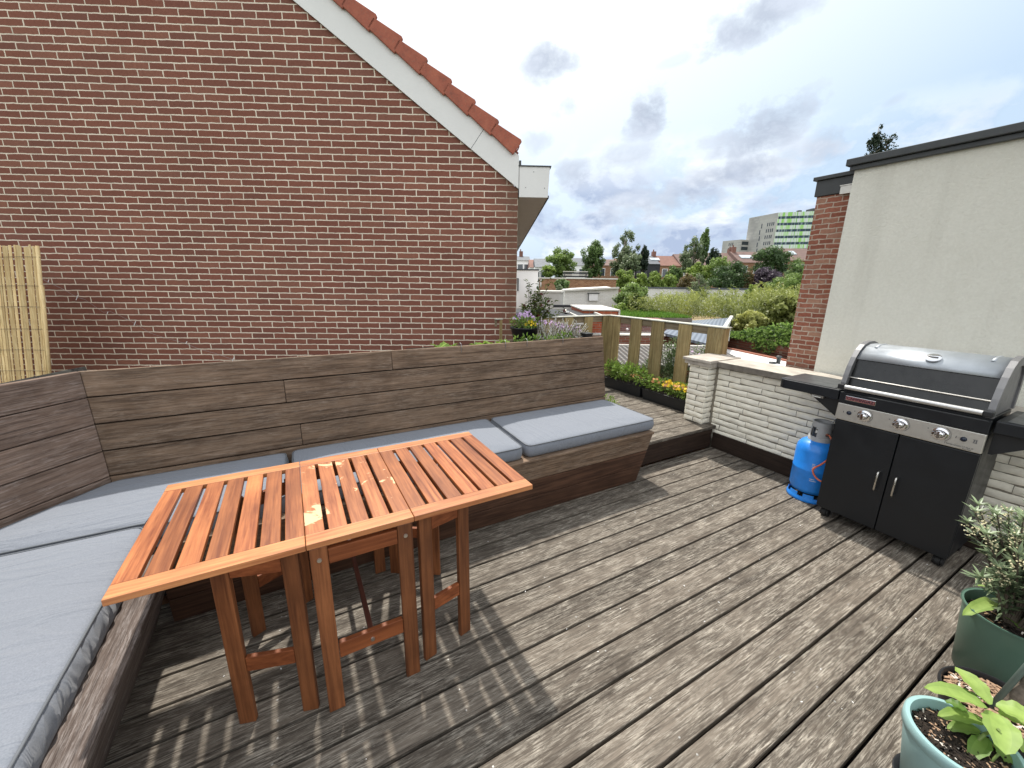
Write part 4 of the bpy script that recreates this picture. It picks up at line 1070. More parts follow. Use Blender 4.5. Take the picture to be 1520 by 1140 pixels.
# roof with tiles
mb = MB()
p1 = RP(Lr, vb-.02); p0 = RP(0.20, vb-.02)
mb.hexa([HL(p0[0], 0, p0[1]), HL(p0[0], D, p0[1]), HL(p1[0], D, p1[1]), HL(p1[0], 0, p1[1]), HL(p0[0]+.02*sn, 0, p0[1]+.02*ct), HL(p0[0]+.02*sn, D, p0[1]+.02*ct), HL(p1[0]+.02*sn, D, p1[1]+.02*ct), HL(p1[0]+.02*sn, 0, p1[1]+.02*ct)])
q0 = (2*ridge-p0[0], p0[1])
mb.hexa([HL(p1[0], 0, p1[1]), HL(p1[0], D, p1[1]), HL(q0[0], D, q0[1]), HL(q0[0], 0, q0[1]), HL(p1[0], 0, p1[1]+.03), HL(p1[0], D, p1[1]+.03), HL(q0[0], D, q0[1]+.03), HL(q0[0], 0, q0[1]+.03)])
mb.build('roof', mTerra, ho)
mb = MB(); TL = .245*K
ns = int(Lr/TL)
for i in range(ns):
    s0 = .20*K+i*TL; s1 = s0+TL*1.10; lift = .0
    base = vb-.035; tn = random.random()
    # verge tile: vertical apron hanging outside the board, thick rounded shoulder
    lo, hi = base, vb+.085*K
    A = [RP(s0, lo), RP(s0, hi+.015), RP(s0+.022, hi+.026), RP(s1, hi-.012), RP(s1, lo+.018)]
    A = [(x+lx, z) for x, z in A]
    mb.prism(A[::-1] if False else A, -.062+ly, -.032+ly, axis='y', tone=tn)
    # flat + roll columns across the roof for the first tiles, then plain
    for c_ in range(9):
        y0 = -.030+c_*.21; 
        for (ya, yb, h0, h1) in ((0, .05, .030, .045), (.05, .10, .045, .030), (.10, .21, .012, .012)):
            a = RP(s0, hi-.045+h0-.01); b = RP(s1, hi-.07+h0-.01); a2 = RP(s0, hi-.045+h1-.01); b2 = RP(s1, hi-.07+h1-.01)
            al = RP(s0, hi-.075); al2 = al
            mb.add([HL(a[0], y0+ya, a[1]), HL(a2[0], y0+yb, a2[1]), HL(b2[0], y0+yb, b2[1]), HL(b[0], y0+ya, b[1]), HL(al[0], y0+ya, al[1]), HL(al[0], y0+yb, al[1])], [(0, 1, 2, 3), (4, 5, 1, 0)], tn)
mb.build('roof_tiles', mTile, ho, bevel=.007)
# eaves box
gx0 = hx+.010
g1x, g1z = hw(816, 249); g2x, g2z = hw(817, 293); 
topz = g1z; botz = hw(770, 293)[1]
gw = g1x-gx0
mb = MB()
mb.prism([(gx0+lx, botz), (gx0+gw*.96+lx, botz), (gx0+gw+lx, topz), (gx0+lx, topz)][::1], -.02+ly, -.002+ly, axis='y'); mb.build('eaves_end', mWhitePaint, ho)
mb = MB(); mb.hexa([HL(gx0, 0, botz), HL(gx0+gw*.96, 0, botz), HL(gx0+gw*.96, D, botz), HL(gx0, D, botz), HL(gx0, 0, topz-.03), HL(gx0+gw, 0, topz-.03), HL(gx0+gw, D, topz-.03), HL(gx0, D, topz-.03)]); mb.build('soffit', mSoffit, ho)
mb = MB(); mb.box(gx0+lx-.01, gx0+gw+lx+.014, ly-.03, ly+D, topz+.001, topz+.012); mb.box(hx+lx+.006, hx+lx+.028, ly-.03, ly+.4, topz+.013, topz+.055); mb.box(gx0+gw*.96+lx+.001, gx0+gw*.96+lx+.012, ly-.02, ly+D, botz-.004, botz+.02); mb.build('eaves_trim', mTrim, ho)
mb = MB()
for px, py in ((780, 279), (808, 280), (792, 256)):
    x, z = hw(px, py); mb.tube([(x+lx, ly-.019, z), (x+lx, ly-.0235, z)], .004, 8)
mb.build('screw_heads', mTrim, ho)

# --- bamboo screen at far left
YB = 3.7
b_tr = at(60, 365, YB); b_br = at(77, 566, YB)
bs = thing('bamboo_screen', 'yellow bamboo cane screen standing against the brick house on the left', 'screen', (b_tr.x, YB, 0), 0)
mb = MB(); x = b_tr.x-1.5; lean = (b_br.x-b_tr.x)
def cane(xt, z0, z1, w, dy=0, tone=None):
    xb = xt+lean*(z1-z0)/(b_tr.z-b_br.z)
    mb.hexa([(xb, YB+dy, z0), (xb+w, YB+dy, z0), (xb+w, YB+dy+.006, z0), (xb, YB+dy+.006, z0), (xt, YB+dy, z1), (xt+w, YB+dy, z1), (xt+w, YB+dy+.006, z1), (xt, YB+dy+.006, z1)], tone)
while x < b_tr.x-.02:
    w = random.choice((.016, .020, .024, .028)); cane(x, .30, b_tr.z+random.uniform(-.012, .012), w, random.uniform(0, .008)); x += w+random.choice((.001, .002, .006, .011))
mBam = wood('bamboo', (.66, .45, .20), (.95, .74, .40), 2, rough=.6, tonev=.5, grain=.7, patch=((.48, .30, .14), .3))
mb.build('canes', mBam, bs, bevel=.003)
mb = MB(); 
for (px, py) in ((60, 365), (67, 424)):
    t_ = at(px, py, YB); 
    mb.tube([(t_.x-.022, YB-.004, t_.z), (t_.x-.022+lean*(t_.z-.3)/(b_tr.z-b_br.z), YB-.004, .30)], .013, 10)
mb.build('edge_pole', mBam, bs, smooth=True)
mb = MB()
for py in (381, 424, 455, 488, 519, 550):
    a = at(0, py, YB-.006); b = at(70, py+1, YB-.006); mb.tube([(a.x-1.1, YB-.008, a.z+random.uniform(-.01, .01)), (a.x-.2, YB-.009, a.z+.004), (a.x, YB-.009, a.z-.003), ((a.x+b.x)/2, YB-.009, a.z+.003), (b.x+.01, YB-.008, b.z)], .0018, 5)
mb.build('binding_wire', plain('rusty_wire', (.16, .12, .08), .6, .4), bs)
mb = MB(); a = at(-10, 577, 2.62); b = at(118, 551, 2.62)
mb.beam((a.x, 2.62, a.z), (b.x, 2.62, b.z), .10, .05); tag(mb.build('timber_ledge', wood('ledge_wood', (.05, .045, .04), (.16, .15, .13), 0, rough=.85), origin=(a.x, 2.62, a.z), bevel=.004), 'grey timber ledge between the bamboo screen and the bench corner', 'ledge')
# thin wire with tags down the wall
wpts = [(47, 384), (60, 391), (80, 407), (97, 418), (118, 428), (138, 440), (150, 444), (175, 462), (185, 461), (200, 468), (213, 475), (240, 492), (257, 498), (285, 506), (310, 516), (335, 523), (356, 531)]
mb = MB(); P = [at(px, py, HY-.03+(.0)) for px, py in wpts]
P = [Vector((p.x, HY-.03+p.x*math.tan(HR), p.z)) for p in P]
mb.tube(P, .0011, 5); ww = mb.build('wire_string', mWire, origin=tuple(P[0])); tag(ww, 'thin wire with little white tags stretched diagonally over the brick wall', 'wire')
for px, py, q in ((99, 417, 0), (138, 441, 1), (218, 478, 1), (180, 463, 0), (290, 506, 0), (356, 530, 1)):
    p = at(px, py, HY-.04); p = Vector((p.x, HY-.04+p.x*math.tan(HR), p.z)); mb = MB()
    s_ = .026 if q else .014; mb.hexa([p+Vector((-s_*.6, 0, -s_)), p+Vector((-s_*.6+.008, 0, -s_)), p+Vector((-s_*.6+.008, .002, -s_)), p+Vector((-s_*.6, .002, -s_)), p+Vector((s_*.6, 0, s_)), p+Vector((s_*.6+.008, 0, s_)), p+Vector((s_*.6+.008, .002, s_)), p+Vector((s_*.6, .002, s_))])
    mb.build('tag', mTag, ww)

# =================================================================== GARDENS AND TOWN BEYOND
def bb(mb, px0, px1, pyt, Y, D, pyb=None, zb=None, tone=None, dz=0):
    a = at(px0, pyt, Y); b = at(px1, pyt, Y); zt = (a.z+b.z)/2+dz
    z0 = zb if zb is not None else (GZ if pyb is None else at((px0+px1)/2, pyb, Y).z)
    mb.box(a.x, b.x, Y, Y+D, z0, zt, tone); return a.x, b.x, z0, zt
def bgthing(name, label, cat, px, Y, group=None):
    p = at(px, 430, Y); return thing(name, label, cat, (p.x, Y, GZ), 0, group)
mOrBrick = brickmat('orange_brick', (.46, .11, .055), (.62, .18, .09), (.5, .36, .28), .22, .075, .008, bump=.01)
mBrBrick = brickmat('brown_brick', (.26, .12, .06), (.42, .22, .12), (.40, .30, .22), .22, .075, .009, bump=.01)
mGdBrick = brickmat('garden_brick', (.13, .05, .035), (.26, .10, .065), (.22, .16, .12), .22, .075, .010, bump=.012, stain=.6)
mPuBrick = brickmat('dull_brick', (.22, .11, .10), (.36, .2, .17), (.36, .30, .28), .22, .075, .009, bump=.01, stain=.4)
mRedX = brickmat('red_garden_brick', (.30, .11, .07), (.42, .20, .14), (.44, .36, .30), .22, .075, .008, bump=.012, stain=.4)
mWhWall = brickmat('painted_brick_wall', (.90, .88, .83), (.95, .93, .89), (.74, .70, .64), .22, .075, .006, bump=.006, stain=.25)
mWhFlat = plain('white_plaster', (.88, .87, .86), .8, 0, var=.05, scale=1.2)
mWhRoof = plain('white_roof_sheet', (.80, .80, .79), .6, 0, var=.05, scale=2)
mFelt = plain('bitumen_roof', (.035, .037, .042), .85, 0, var=.35, scale=2)
mSlate = plain('slate_roof', (.10, .11, .125), .7, 0, var=.3, scale=1.5)
mRedRoof = plain('brown_tile_roof', (.165, .105, .09), .85, 0, var=.25, scale=1.)
mRedRoof2 = plain('red_tile_roof', (.205, .10, .075), .85, 0, var=.2, scale=1.)
mGlass = plain('window_glass', (.03, .04, .05), .1, 0, spec=.8)
mSky = plain('skylight_glass', (.50, .55, .58), .15, 0)
mFascia = plain('pale_fascia', (.62, .60, .55), .6, 0)
mWoodPale = plain('pale_wood_roof', (.50, .38, .22), .85, 0, var=.2, scale=3)
def corrug():
    m, nt, b, o = newmat('corrugated_sheet'); N = NT(nt); v = N.coord((1, 1, 1), tone=False, rot=(0, 0, .5))
    w = N.n('ShaderNodeTexWave', wave_type='BANDS', bands_direction='X'); w.inputs['Scale'].default_value = 2.6; w.inputs['Distortion'].default_value = .3
    N.l(v, w.inputs['Vector']); c = N.ramp(w.outputs['Fac'], [(.1, (.11, .13, .165)), (.8, (.19, .22, .265))]); N.l(c, b.inputs['Base Color']); b.inputs['Roughness'].default_value = .5
    N.bump(w.outputs['Fac'], .4, .012, b); return m
mCorr = corrug()
def pantile():
    m, nt, b, o = newmat('grey_pantiles'); N = NT(nt); v = N.coord((1, 1, 1), tone=False, rot=(0, 0, .0))
    w = N.n('ShaderNodeTexWave', wave_type='BANDS', bands_direction='X', wave_profile='SIN'); w.inputs['Scale'].default_value = 2.6; w.inputs['Distortion'].default_value = .8
    N.l(v, w.inputs['Vector'])
    w2 = N.n('ShaderNodeTexWave', wave_type='BANDS', bands_direction='Y', wave_profile='SAW'); w2.inputs['Scale'].default_value = 1.8; w2.inputs['Distortion'].default_value = .5
    N.l(v, w2.inputs['Vector'])
    n = N.noise(v, 12, 4)
    f = N.math('MULTIPLY', w.outputs['Fac'], N.math('ADD', N.math('MULTIPLY', w2.outputs['Fac'], .6), .4))
    c = N.ramp(f, [(.1, (.04, .037, .035)), (.6, (.19, .18, .17)), (.9, (.33, .31, .29))]); c = N.mix(N.ramp(n, [(.4, 0), (.7, .5)]), c, (.14, .11, .09))
    N.l(c, b.inputs['Base Color']); b.inputs['Roughness'].default_value = .85; N.bump(f, .9, .05, b); return m
mPan = pantile()
# ground
mgr, nt, b, o = newmat('garden_ground'); N = NT(nt); v = N.coord((1, 1, 1), tone=False)
c = N.ramp(N.noise(v, .25, 6, .7), [(.3, (.035, .055, .016)), (.55, (.07, .085, .03)), (.7, (.13, .11, .08))]); N.l(c, b.inputs['Base Color']); b.inputs['Roughness'].default_value = 1; N.bump(N.noise(v, 3, 5), .6, .1, b)
mb = MB(); S = 3000; mb.add([(-S, -S, GZ), (S, -S, GZ), (S, S, GZ), (-S, S, GZ)], [(0, 1, 2, 3)]); tag(mb.build('ground', mgr), None, None, kind='structure')
# body of our own house under the terrace
mb = MB(); mb.box(-2.7, 3.735, -2.4, 4.1, GZ, -.104); tag(mb.build('building_base', mBrBrick, rot=T, origin=(0, 0, GZ)), 'brick ground floor carrying the roof terrace', 'building')

# grey tiled lean-to
t = bgthing('tiled_shed', 'low shed with grey pantile roof just beyond the fence boards', 'shed', 975, 9)
A = at(895, 513, 10.2); B_ = at(1062, 513, 10.2); mb = MB(); zr_ = A.z; z0_ = at(975, 541, 8.4).z
mb.hexa([(A.x, 8.3, z0_-.06), (B_.x, 8.3, z0_-.06), (B_.x, 10.2, zr_-.06), (A.x, 10.2, zr_-.06), (A.x, 8.3, z0_), (B_.x, 8.3, z0_), (B_.x, 10.2, zr_), (A.x, 10.2, zr_)]); mb.build('roof', mPan, t)
mb = MB(); mb.hexa([(A.x+.1, 8.4, GZ), (B_.x-.1, 8.4, GZ), (B_.x-.1, 10.1, GZ), (A.x+.1, 10.1, GZ), (A.x+.1, 8.4, z0_-.07), (B_.x-.1, 8.4, z0_-.07), (B_.x-.1, 10.1, zr_-.09), (A.x+.1, 10.1, zr_-.09)]); mb.build('wall', mGdBrick, t)
mb = MB(); mb.box(A.x, B_.x, 10.205, 10.30, zr_-.03, zr_+.03); mb.build('ridge', mFascia, t)
# red brick wall behind it
t = bgthing('garden_wall', 'red-brown brick wall with pale coping behind the grey pantile roof', 'wall', 945, 10.9)
mb = MB(); bb(mb, 880, 986, 498.5, 10.8, .22); mb.build('wall', mRedX, t); mb = MB(); bb(mb, 878, 988, 496.5, 10.76, .30, pyb=498.4); mb.build('coping', mFascia, t)
# dull brick parapet
t = bgthing('parapet_shed', 'dull purple-brown brick outbuilding with white roof edge, seen through the fence boards', 'shed', 960, 13)
mb = MB(); bb(mb, 912, 1012, 480, 12.6, 2.2); mb.build('wall', mPuBrick, t); mb = MB(); bb(mb, 910, 958, 477.5, 12.56, .5, pyb=479.8); bb(mb, 910, 1008, 493.0, 12.50, .09, pyb=494.6); mb.build('roof_edge', mFascia, t)
lp = at(931, 489, 12.45); mb = MB(); mb.lathe([(0, -.045), (.032, -.032), (.045, 0), (.032, .032), (0, .045)], tuple(lp), 16); tag(mb.build('globe_lamp', mWhPaint if 0 else mWhFlat, origin=tuple(lp), smooth=True), 'small white globe lamp on the dull brick outbuilding', 'lamp')
# corrugated roof building
t = bgthing('corrugated_shed', 'outbuilding with a blue-grey corrugated roof and white verge beyond the fence', 'shed', 1035, 13)
a, b_, c_, d_ = at(984, 494, 11.2), at(1056, 511.5, 10.6), at(1083, 471.5, 17), at(1003, 477.5, 17)
mb = MB(); lo = Vector((0, 0, -.07)); mb.hexa([a+lo, b_+lo, c_+lo, d_+lo, a, b_, c_, d_]); mb.build('roof', mCorr, t)
mb = MB(); i_ = Vector((0, 0, -.09)); g_ = lambda q: Vector((q.x, q.y, GZ)); ins = Vector((.1, .1, 0)); mb.hexa([g_(a)+ins, g_(b_), g_(c_), g_(d_), a+i_+ins, b_+i_, c_+i_, d_+i_]); mb.build('wall', mGdBrick, t)
mb = MB(); q1 = at(1059, 512, 10.5); q2 = at(1086, 471, 17.); mb.beam(q1+Vector((.02, 0, -.02)), q2, .12, .16); mb.build('verge', mFascia, t)
mb = MB(); q1 = at(1079, 488, 10.3); q2 = at(1077, 506, 10.3); mb.hexa([(q2.x-.09, 10.3, q2.z), (q2.x+.09, 10.3, q2.z), (q2.x+.09, 10.5, q2.z), (q2.x-.09, 10.5, q2.z), (q1.x-.09, 10.3, q1.z), (q1.x+.09, 10.3, q1.z), (q1.x+.09, 10.5, q1.z), (q1.x-.09, 10.5, q1.z)]); mb.build('fascia_end', mWhPaint if 0 else mWhitePaint, t)
# pale wooden roof and green roof
t = bgthing('flat_roof_shed', 'shed with a pale flat wooden roof between the green roof and the bamboo', 'shed', 1025, 19)
mb = MB(); a, b_, c_, d_ = at(1015, 476.5, 17.3), at(1078, 473.5, 17.3), at(1058, 468.5, 20), at(990, 468, 20); mb.hexa([a-Vector((0, 0, .1)), b_-Vector((0, 0, .1)), c_-Vector((0, 0, .1)), d_-Vector((0, 0, .1)), a, b_, c_, d_]); mb.build('roof', mWoodPale, t)
mb = MB(); g2 = lambda q: Vector((q.x, q.y, GZ)); mb.hexa([g2(a), g2(b_), g2(c_), g2(d_), a-Vector((0, 0, .11)), b_-Vector((0, 0, .11)), c_-Vector((0, 0, .11)), d_-Vector((0, 0, .11))]); mb.build('wall', mWoodPale, t)
t = bgthing('green_roof_shed', 'long low shed with a bright green planted roof beyond the fence', 'shed', 970, 16)
mb = MB(); a = at(921, 470.5, 15.6); b_ = at(1028, 470.5, 15.6); zt_ = a.z-.02; mb.box(a.x, b_.x, 15.6, 20.5, zt_-.16, zt_); mb.build('roof_edge', plain('grey_brown_fascia', (.17, .14, .11), .8), t)
mb = MB(); mb.box(a.x+.1, b_.x-.1, 15.7, 20.4, GZ, zt_-.165); mb.build('wall', mPuBrick, t)
mb = MB()
for _ in range(5200):
    p = (random.uniform(a.x+.04, b_.x-.04), 15.65+4.8*random.random()**1.3, zt_); h = random.uniform(.05, .15); mb.leaf(p, (random.gauss(0, .4), random.gauss(0, .4), 1), (random.gauss(0, 1), random.gauss(0, 1), 0), h, .04, random.random())
o = mb.build('sedum', leafmat('sedum', (.07, .17, .015), (.22, .40, .05)), t); o['kind'] = 'stuff'
# orange brick extension + dark flat roof
t = bgthing('brick_extension', 'orange-red brick extension seen behind the fence corner', 'extension', 885, 12.5)
mb = MB(); bb(mb, 866, 919, 461.5, 12.2, 2.6); mb.build('wall', mOrBrick, t); mb = MB(); bb(mb, 865, 921, 459.5, 12.15, 2.7, pyb=461.3); bb(mb, 918.5, 921, 462, 12.13, .05, pyb=475); mb.build('roof_edge', mFascia, t)
t = bgthing('flat_roof_house', 'low building with a black bitumen roof and white fascia left of the orange brick', 'building', 830, 12)
mb = MB(); a, b_, c_, d_ = at(735, 470.5, 10.6), at(893, 470.5, 10.6), at(868, 459.5, 14.6), at(735, 459, 14.6)
mb.hexa([a-Vector((0, 0, .06)), b_-Vector((0, 0, .06)), c_-Vector((0, 0, .06)), d_-Vector((0, 0, .06)), a, b_, c_, d_]); mb.build('roof', mFelt, t)
mb = MB(); mb.beam(b_+Vector((.02, 0, .02)), c_+Vector((.02, 0, .02)), .05, .06); mb.beam(d_+Vector((0, .03, .03)), c_+Vector((0, .03, .03)), .05, .06); p_ = at(840, 462, 13.2); q_ = at(857, 470, 10.8); mb.beam(p_, q_, .05, .05)
mb.build('roof_trim', mFascia, t)
mb = MB(); bb(mb, 738, 872, 473, 10.7, 3, pyb=None); mb.build('wall', plain('greige_plaster', (.42, .38, .34), .9, var=.08, scale=2), t)
mb = MB(); bb(mb, 738, 880, 474, 10.55, .1, pyb=481); mb.build('fascia', mWhitePaint, t)
vp = at(840, 466, 12); mb = MB(); mb.lathe([(.05, -.12), (.05, .03), (.13, .035), (.10, .08), (.03, .12), (0, .13)], tuple(vp), 14); mb.build('roof_vent', mSteel, t, smooth=True)
t = bgthing('dark_parapet', 'long black roof parapet in front of the whitewashed shed', 'parapet', 858, 15.4)
mb = MB(); bb(mb, 822, 895, 453, 15.4, .3, pyb=457.8); bb(mb, 775, 895, 458, 15.41, .3); mb.build('wall', mFelt, t)
# whitewashed shed with shutter
t = bgthing('whitewashed_shed', 'whitewashed shed with a small shuttered window in the middle distance', 'shed', 880, 22)
mb = MB(); a = at(838, 432.5, 22); b_ = at(918, 428.5, 22); mb.hexa([(a.x, 22, GZ), (b_.x, 22, GZ), (b_.x, 25, GZ), (a.x, 25, GZ), (a.x, 22, a.z), (b_.x, 22, b_.z), (b_.x, 25, b_.z+.1), (a.x, 25, a.z+.1)]); mb.build('wall', mWhWall, t)
mb = MB(); mb.beam(a+Vector((-.2, -.05, .04)), b_+Vector((0, -.05, .04)), .25, .09); mb.build('coping', mFascia, t)
mb = MB(); bb(mb, 874.5, 888, 436, 21.9, .08, pyb=446.5); w_ = mb.build('window', mWhFlat, t); mb = MB(); bb(mb, 872.5, 890, 434.8, 21.86, .12, pyb=436); bb(mb, 873.5, 874.4, 436, 21.88, .05, pyb=446.5); mb.build('frame', mTrim, w_)
# rounded pale shed
t = bgthing('rounded_shed', 'small pale round-cornered shed left of the whitewashed shed', 'shed', 820, 18)
a = at(800, 434, 18); b_ = at(838, 434, 18); mb = MB(); pts = [(a.x, 18.), (b_.x-.3, 18.)]+[(b_.x-.3+.3*math.sin(R(q)), 18.3-.3*math.cos(R(q))) for q in (20, 45, 70, 90)]+[(b_.x, 20.), (a.x, 20.)]
mb.prism(pts, GZ, a.z); mb.build('wall', plain('pale_sheet', (.52, .50, .46), .7, var=.12, scale=3), t); mb = MB(); mb.prism([(x+(.05 if x > a.x+.1 else -.05), y-.05) for x, y in pts], a.z+.002, a.z+.07); mb.build('roof', mFascia, t)
# brown brick long wall
t = bgthing('long_brick_wall', 'long brown brick wall with pale coping across the gardens', 'wall', 855, 30)
mb = MB(); bb(mb, 801, 915, 414.2, 30, .4); mb.build('wall', mBrBrick, t); mb = MB(); bb(mb, 799, 917, 412.4, 29.9, .6, pyb=414.1); mb.build('coping', mFascia, t)
mb = MB(); bb(mb, 802.5, 803.6, 414.5, 29.9, .08, pyb=426); mb.build('downpipe', mWhFlat, t)
t = bgthing('slatted_shelter', 'dark slatted roof structure above the long brown wall', 'shelter', 855, 33)
for y0, y1, m_ in ((402.6, 403.6, mFascia), (404.2, 406.6, mTrim), (407.2, 409, mPanel), (409.4, 411.6, mTrim)):
    mb = MB(); bb(mb, 836, 873, y0, 33+(y0-402)*.05, .1, pyb=y1); mb.build('slat', m_, t)
mb = MB(); bb(mb, 838, 839, 404, 33.2, .1, pyb=414); bb(mb, 870, 871, 404, 33.2, .1, pyb=414); mb.build('post', mTrim, t)
# white building left
t = bgthing('white_building', 'plain white flat-roofed building right of the gable wall, with a dark roof edge', 'building', 785, 20)
mb = MB(); bb(mb, 725, 799, 401, 20, 3); mb.build('wall', mWhFlat, t); mb = MB(); bb(mb, 725, 800.5, 399, 19.95, 3.1, pyb=400.8); mb.build('roof_edge', mTrim, t)
mb = MB(); bb(mb, 768, 770, 414, 19.9, .06, pyb=432); bb(mb, 765, 770, 413, 19.9, .06, pyb=414); mb.build('downpipe', mTrim, t)
# mid white wall with dark coping
t = bgthing('white_garden_wall', 'long white painted brick wall with dark coping behind the bamboo', 'wall', 1045, 27)
mb = MB(); bb(mb, 955, 1215, 430, 27, .3); mb.build('wall', mWhWall, t); mb = MB(); bb(mb, 955, 1215, 427.6, 26.95, .4, pyb=429.8); mb.build('coping', mSlate, t)
# garden wall right with ivy, and the white roof
a = at(1078, 497.5, 13.8); b_ = at(1215, 517, 10.4); zt_ = (a.z+b_.z)/2
t = thing('old_garden_wall', 'old dark red brick garden wall overgrown with ivy below the bamboo', 'wall', (a.x, a.y, GZ), 0)
mb = MB(); d_ = Vector((b_.x-a.x, b_.y-a.y, 0)).normalized(); q_ = Vector((-d_.y, d_.x, 0))*.24
A_, B2 = Vector((a.x, a.y, 0)), Vector((b_.x, b_.y, 0))
mb.hexa([A_+Vector((0, 0, GZ)), B2+Vector((0, 0, GZ)), B2+q_+Vector((0, 0, GZ)), A_+q_+Vector((0, 0, GZ)), A_+Vector((0, 0, a.z)), B2+Vector((0, 0, b_.z)), B2+q_+Vector((0, 0, b_.z)), A_+q_+Vector((0, 0, a.z))]); mb.build('wall', mGdBrick, t)
mb = MB(); mb.beam(A_+q_/2+Vector((0, 0, a.z+.03)), B2+q_/2+Vector((0, 0, b_.z+.03)), .30, .05); mb.build('coping', plain('mossy_coping', (.36, .30, .20), .9, var=.4), t)
t = bgthing('white_flat_roof', 'bright white flat roof with red tile edging directly below the parapet wall', 'roof', 1120, 11)
a, b_ = at(1076, 517, 13.2), at(1210, 534, 10.15); zz_ = a.z; c_ = Vector((b_.x+1.5, 5.2, zz_)); e_ = at(1052, 560, 8.9); e_.z = zz_
mb = MB(); P_ = [Vector((e_.x, e_.y, zz_)), c_, Vector((b_.x, b_.y, zz_)), a]; mb.hexa([Vector((p.x, p.y, GZ)) for p in P_]+P_); mb.build('roof', mWhRoof, t)
mb = MB(); mb.beam(a+Vector((0, .05, .02)), Vector((b_.x, b_.y+.05, zz_+.02)), .10, .05); mb.beam(a+Vector((-.06, 0, .03)), P_[0]+Vector((-.1, 0, .03)), .24, .07); mb.build('tile_edging', mTerra, t)
vp = at(1157, 528, 10.6); mb = MB(); mb.lathe([(.05, -.1), (.05, .05), (.08, .06), (.06, .11), (0, .12)], (vp.x, vp.y, zz_+.1), 12); mb.lathe([(.09, -.1), (.09, -.06), (0, -.05)], (vp.x-.15, vp.y, zz_+.1), 10); mb.build('roof_vent', mTrim, t, smooth=True)

# --- distant houses
def house(label, px0, px1, pye, pyr, Y, D, roofm, wallm, group, windows=0, sky=(), chim=(), name='terraced_house', pyb=None):
    t = bgthing(name, label, 'house', (px0+px1)/2, Y, group)
    a = at(px0, pye, Y); b = at(px1, pye, Y); ze = (a.z+b.z)/2; zr = at((px0+px1)/2, pyr, Y+D/2).z
    mb = MB(); mb.box(a.x, b.x, Y, Y+D, GZ, ze); mb.build('wall', wallm, t)
    mb = MB(); o_ = .25; ym = Y+D/2
    mb.add([(a.x, Y-o_, ze), (b.x, Y-o_, ze), (b.x, Y+D+o_, ze), (a.x, Y+D+o_, ze), (a.x, ym, zr), (b.x, ym, zr)], [(0, 1, 5, 4), (2, 3, 4, 5), (0, 4, 3), (1, 2, 5), (3, 2, 1, 0)]); rf = mb.build('roof', roofm, t)
    for f, g, w in sky:
        mb = MB(); x = a.x+(b.x-a.x)*f; y = Y-o_+(ym-Y+o_)*g; z = ze+(zr-ze)*g; dy = .09; 
        sl_ = (zr-ze)/(D/2+o_); h = D*.13
        mb.hexa([(x, y, z+.05), (x+w, y, z+.05), (x+w, y+h, z+.05+h*sl_), (x, y+h, z+.05+h*sl_), (x, y, z+.2), (x+w, y, z+.2), (x+w, y+h, z+.2+h*sl_), (x, y+h, z+.2+h*sl_)]); mb.build('skylight', mSky, rf)
    for f in chim:
        mb = MB(); x = a.x+(b.x-a.x)*f; mb.box(x-.35, x+.35, ym-.5, ym+.5, zr-.8, zr+.9); mb.box(x-.2, x, ym-.1, ym+.1, zr+.9, zr+1.3); mb.build('chimney', mRedRoof2, rf)
    for k in range(windows):
        mb = MB(); x = a.x+(b.x-a.x)*(k+.5)/windows; mb.box(x-.45, x+.45, Y-.04, Y+.02, ze-2.2, ze-.7); w_ = mb.build('window', mGlass, t)
        mb = MB(); mb.box(x-.55, x-.46, Y-.06, Y+.02, ze-2.3, ze-.6); mb.box(x+.46, x+.55, Y-.06, Y+.02, ze-2.3, ze-.6); mb.box(x-.45, x+.45, Y-.06, Y+.02, ze-.69, ze-.6); mb.build('frame', mWhFlat, w_)
    return t
G_ = 'houses beyond the gardens'
house('white house with dark grey roof nearest the gable wall, far left of the town', 758, 787, 386.5, 380.5, 75, 9, mSlate, mWhFlat, G_, 3, chim=(.55,))
house('low house with a red tiled roof beside the far white house', 786, 797, 397, 385.5, 66, 9, mRedRoof2, mWhFlat, G_)
house('white-walled house with pale grey roof partly behind the leftmost tree', 794, 818, 396.5, 384, 62, 8, mSlate, mWhFlat, G_, 3)
house('grey-roofed house glimpsed between the two left trees', 838, 872, 394, 383, 88, 9, mSlate, mWhFlat, G_, 2)
house('brown-roofed house behind the tall birch', 872, 918, 394, 385, 92, 9, mRedRoof, mBrBrick, G_, 3, sky=((.5, .4, 1.),), chim=(.3,))
house('reddish-roofed house just left of the dark conifer', 918, 960, 395, 384, 92, 9, mRedRoof2, mBrBrick, G_, 3, sky=((.6, .35, 1.),))
house('dark slate roofed house with white skylight and black gable wall', 961, 980, 392, 380, 84, 9, mSlate, mFelt, G_, 0, sky=((.45, .4, 1.9),), chim=(1.,))
house('house with a plain red-brown tiled roof right of the slate one', 980, 1010, 394.5, 380, 84, 9, mRedRoof2, mBrBrick, G_, 2)
house('house with long brown roof half hidden by the tall poplar', 1010, 1050, 393, 377.5, 84, 9, mRedRoof, mBrBrick, G_, 2, chim=(.8,))
house('house with long brown roof between the poplar and the big dark tree', 1050, 1098, 392, 375.5, 84, 9, mRedRoof, mBrBrick, G_, 3, sky=((.1, .75, .8),), chim=(1.,))
house('brown-roofed house with a wide white skylight left of the big dark tree', 1098, 1150, 390, 374, 83, 9, mRedRoof, mBrBrick, G_, 3, sky=((.14, .35, 2.4),), chim=(.1,))
house('brown-roofed house with one small skylight beside the red brick strip', 1150, 1240, 387, 369, 80, 9, mRedRoof, mBrBrick, G_, 3, sky=((.36, .45, 1.1),))

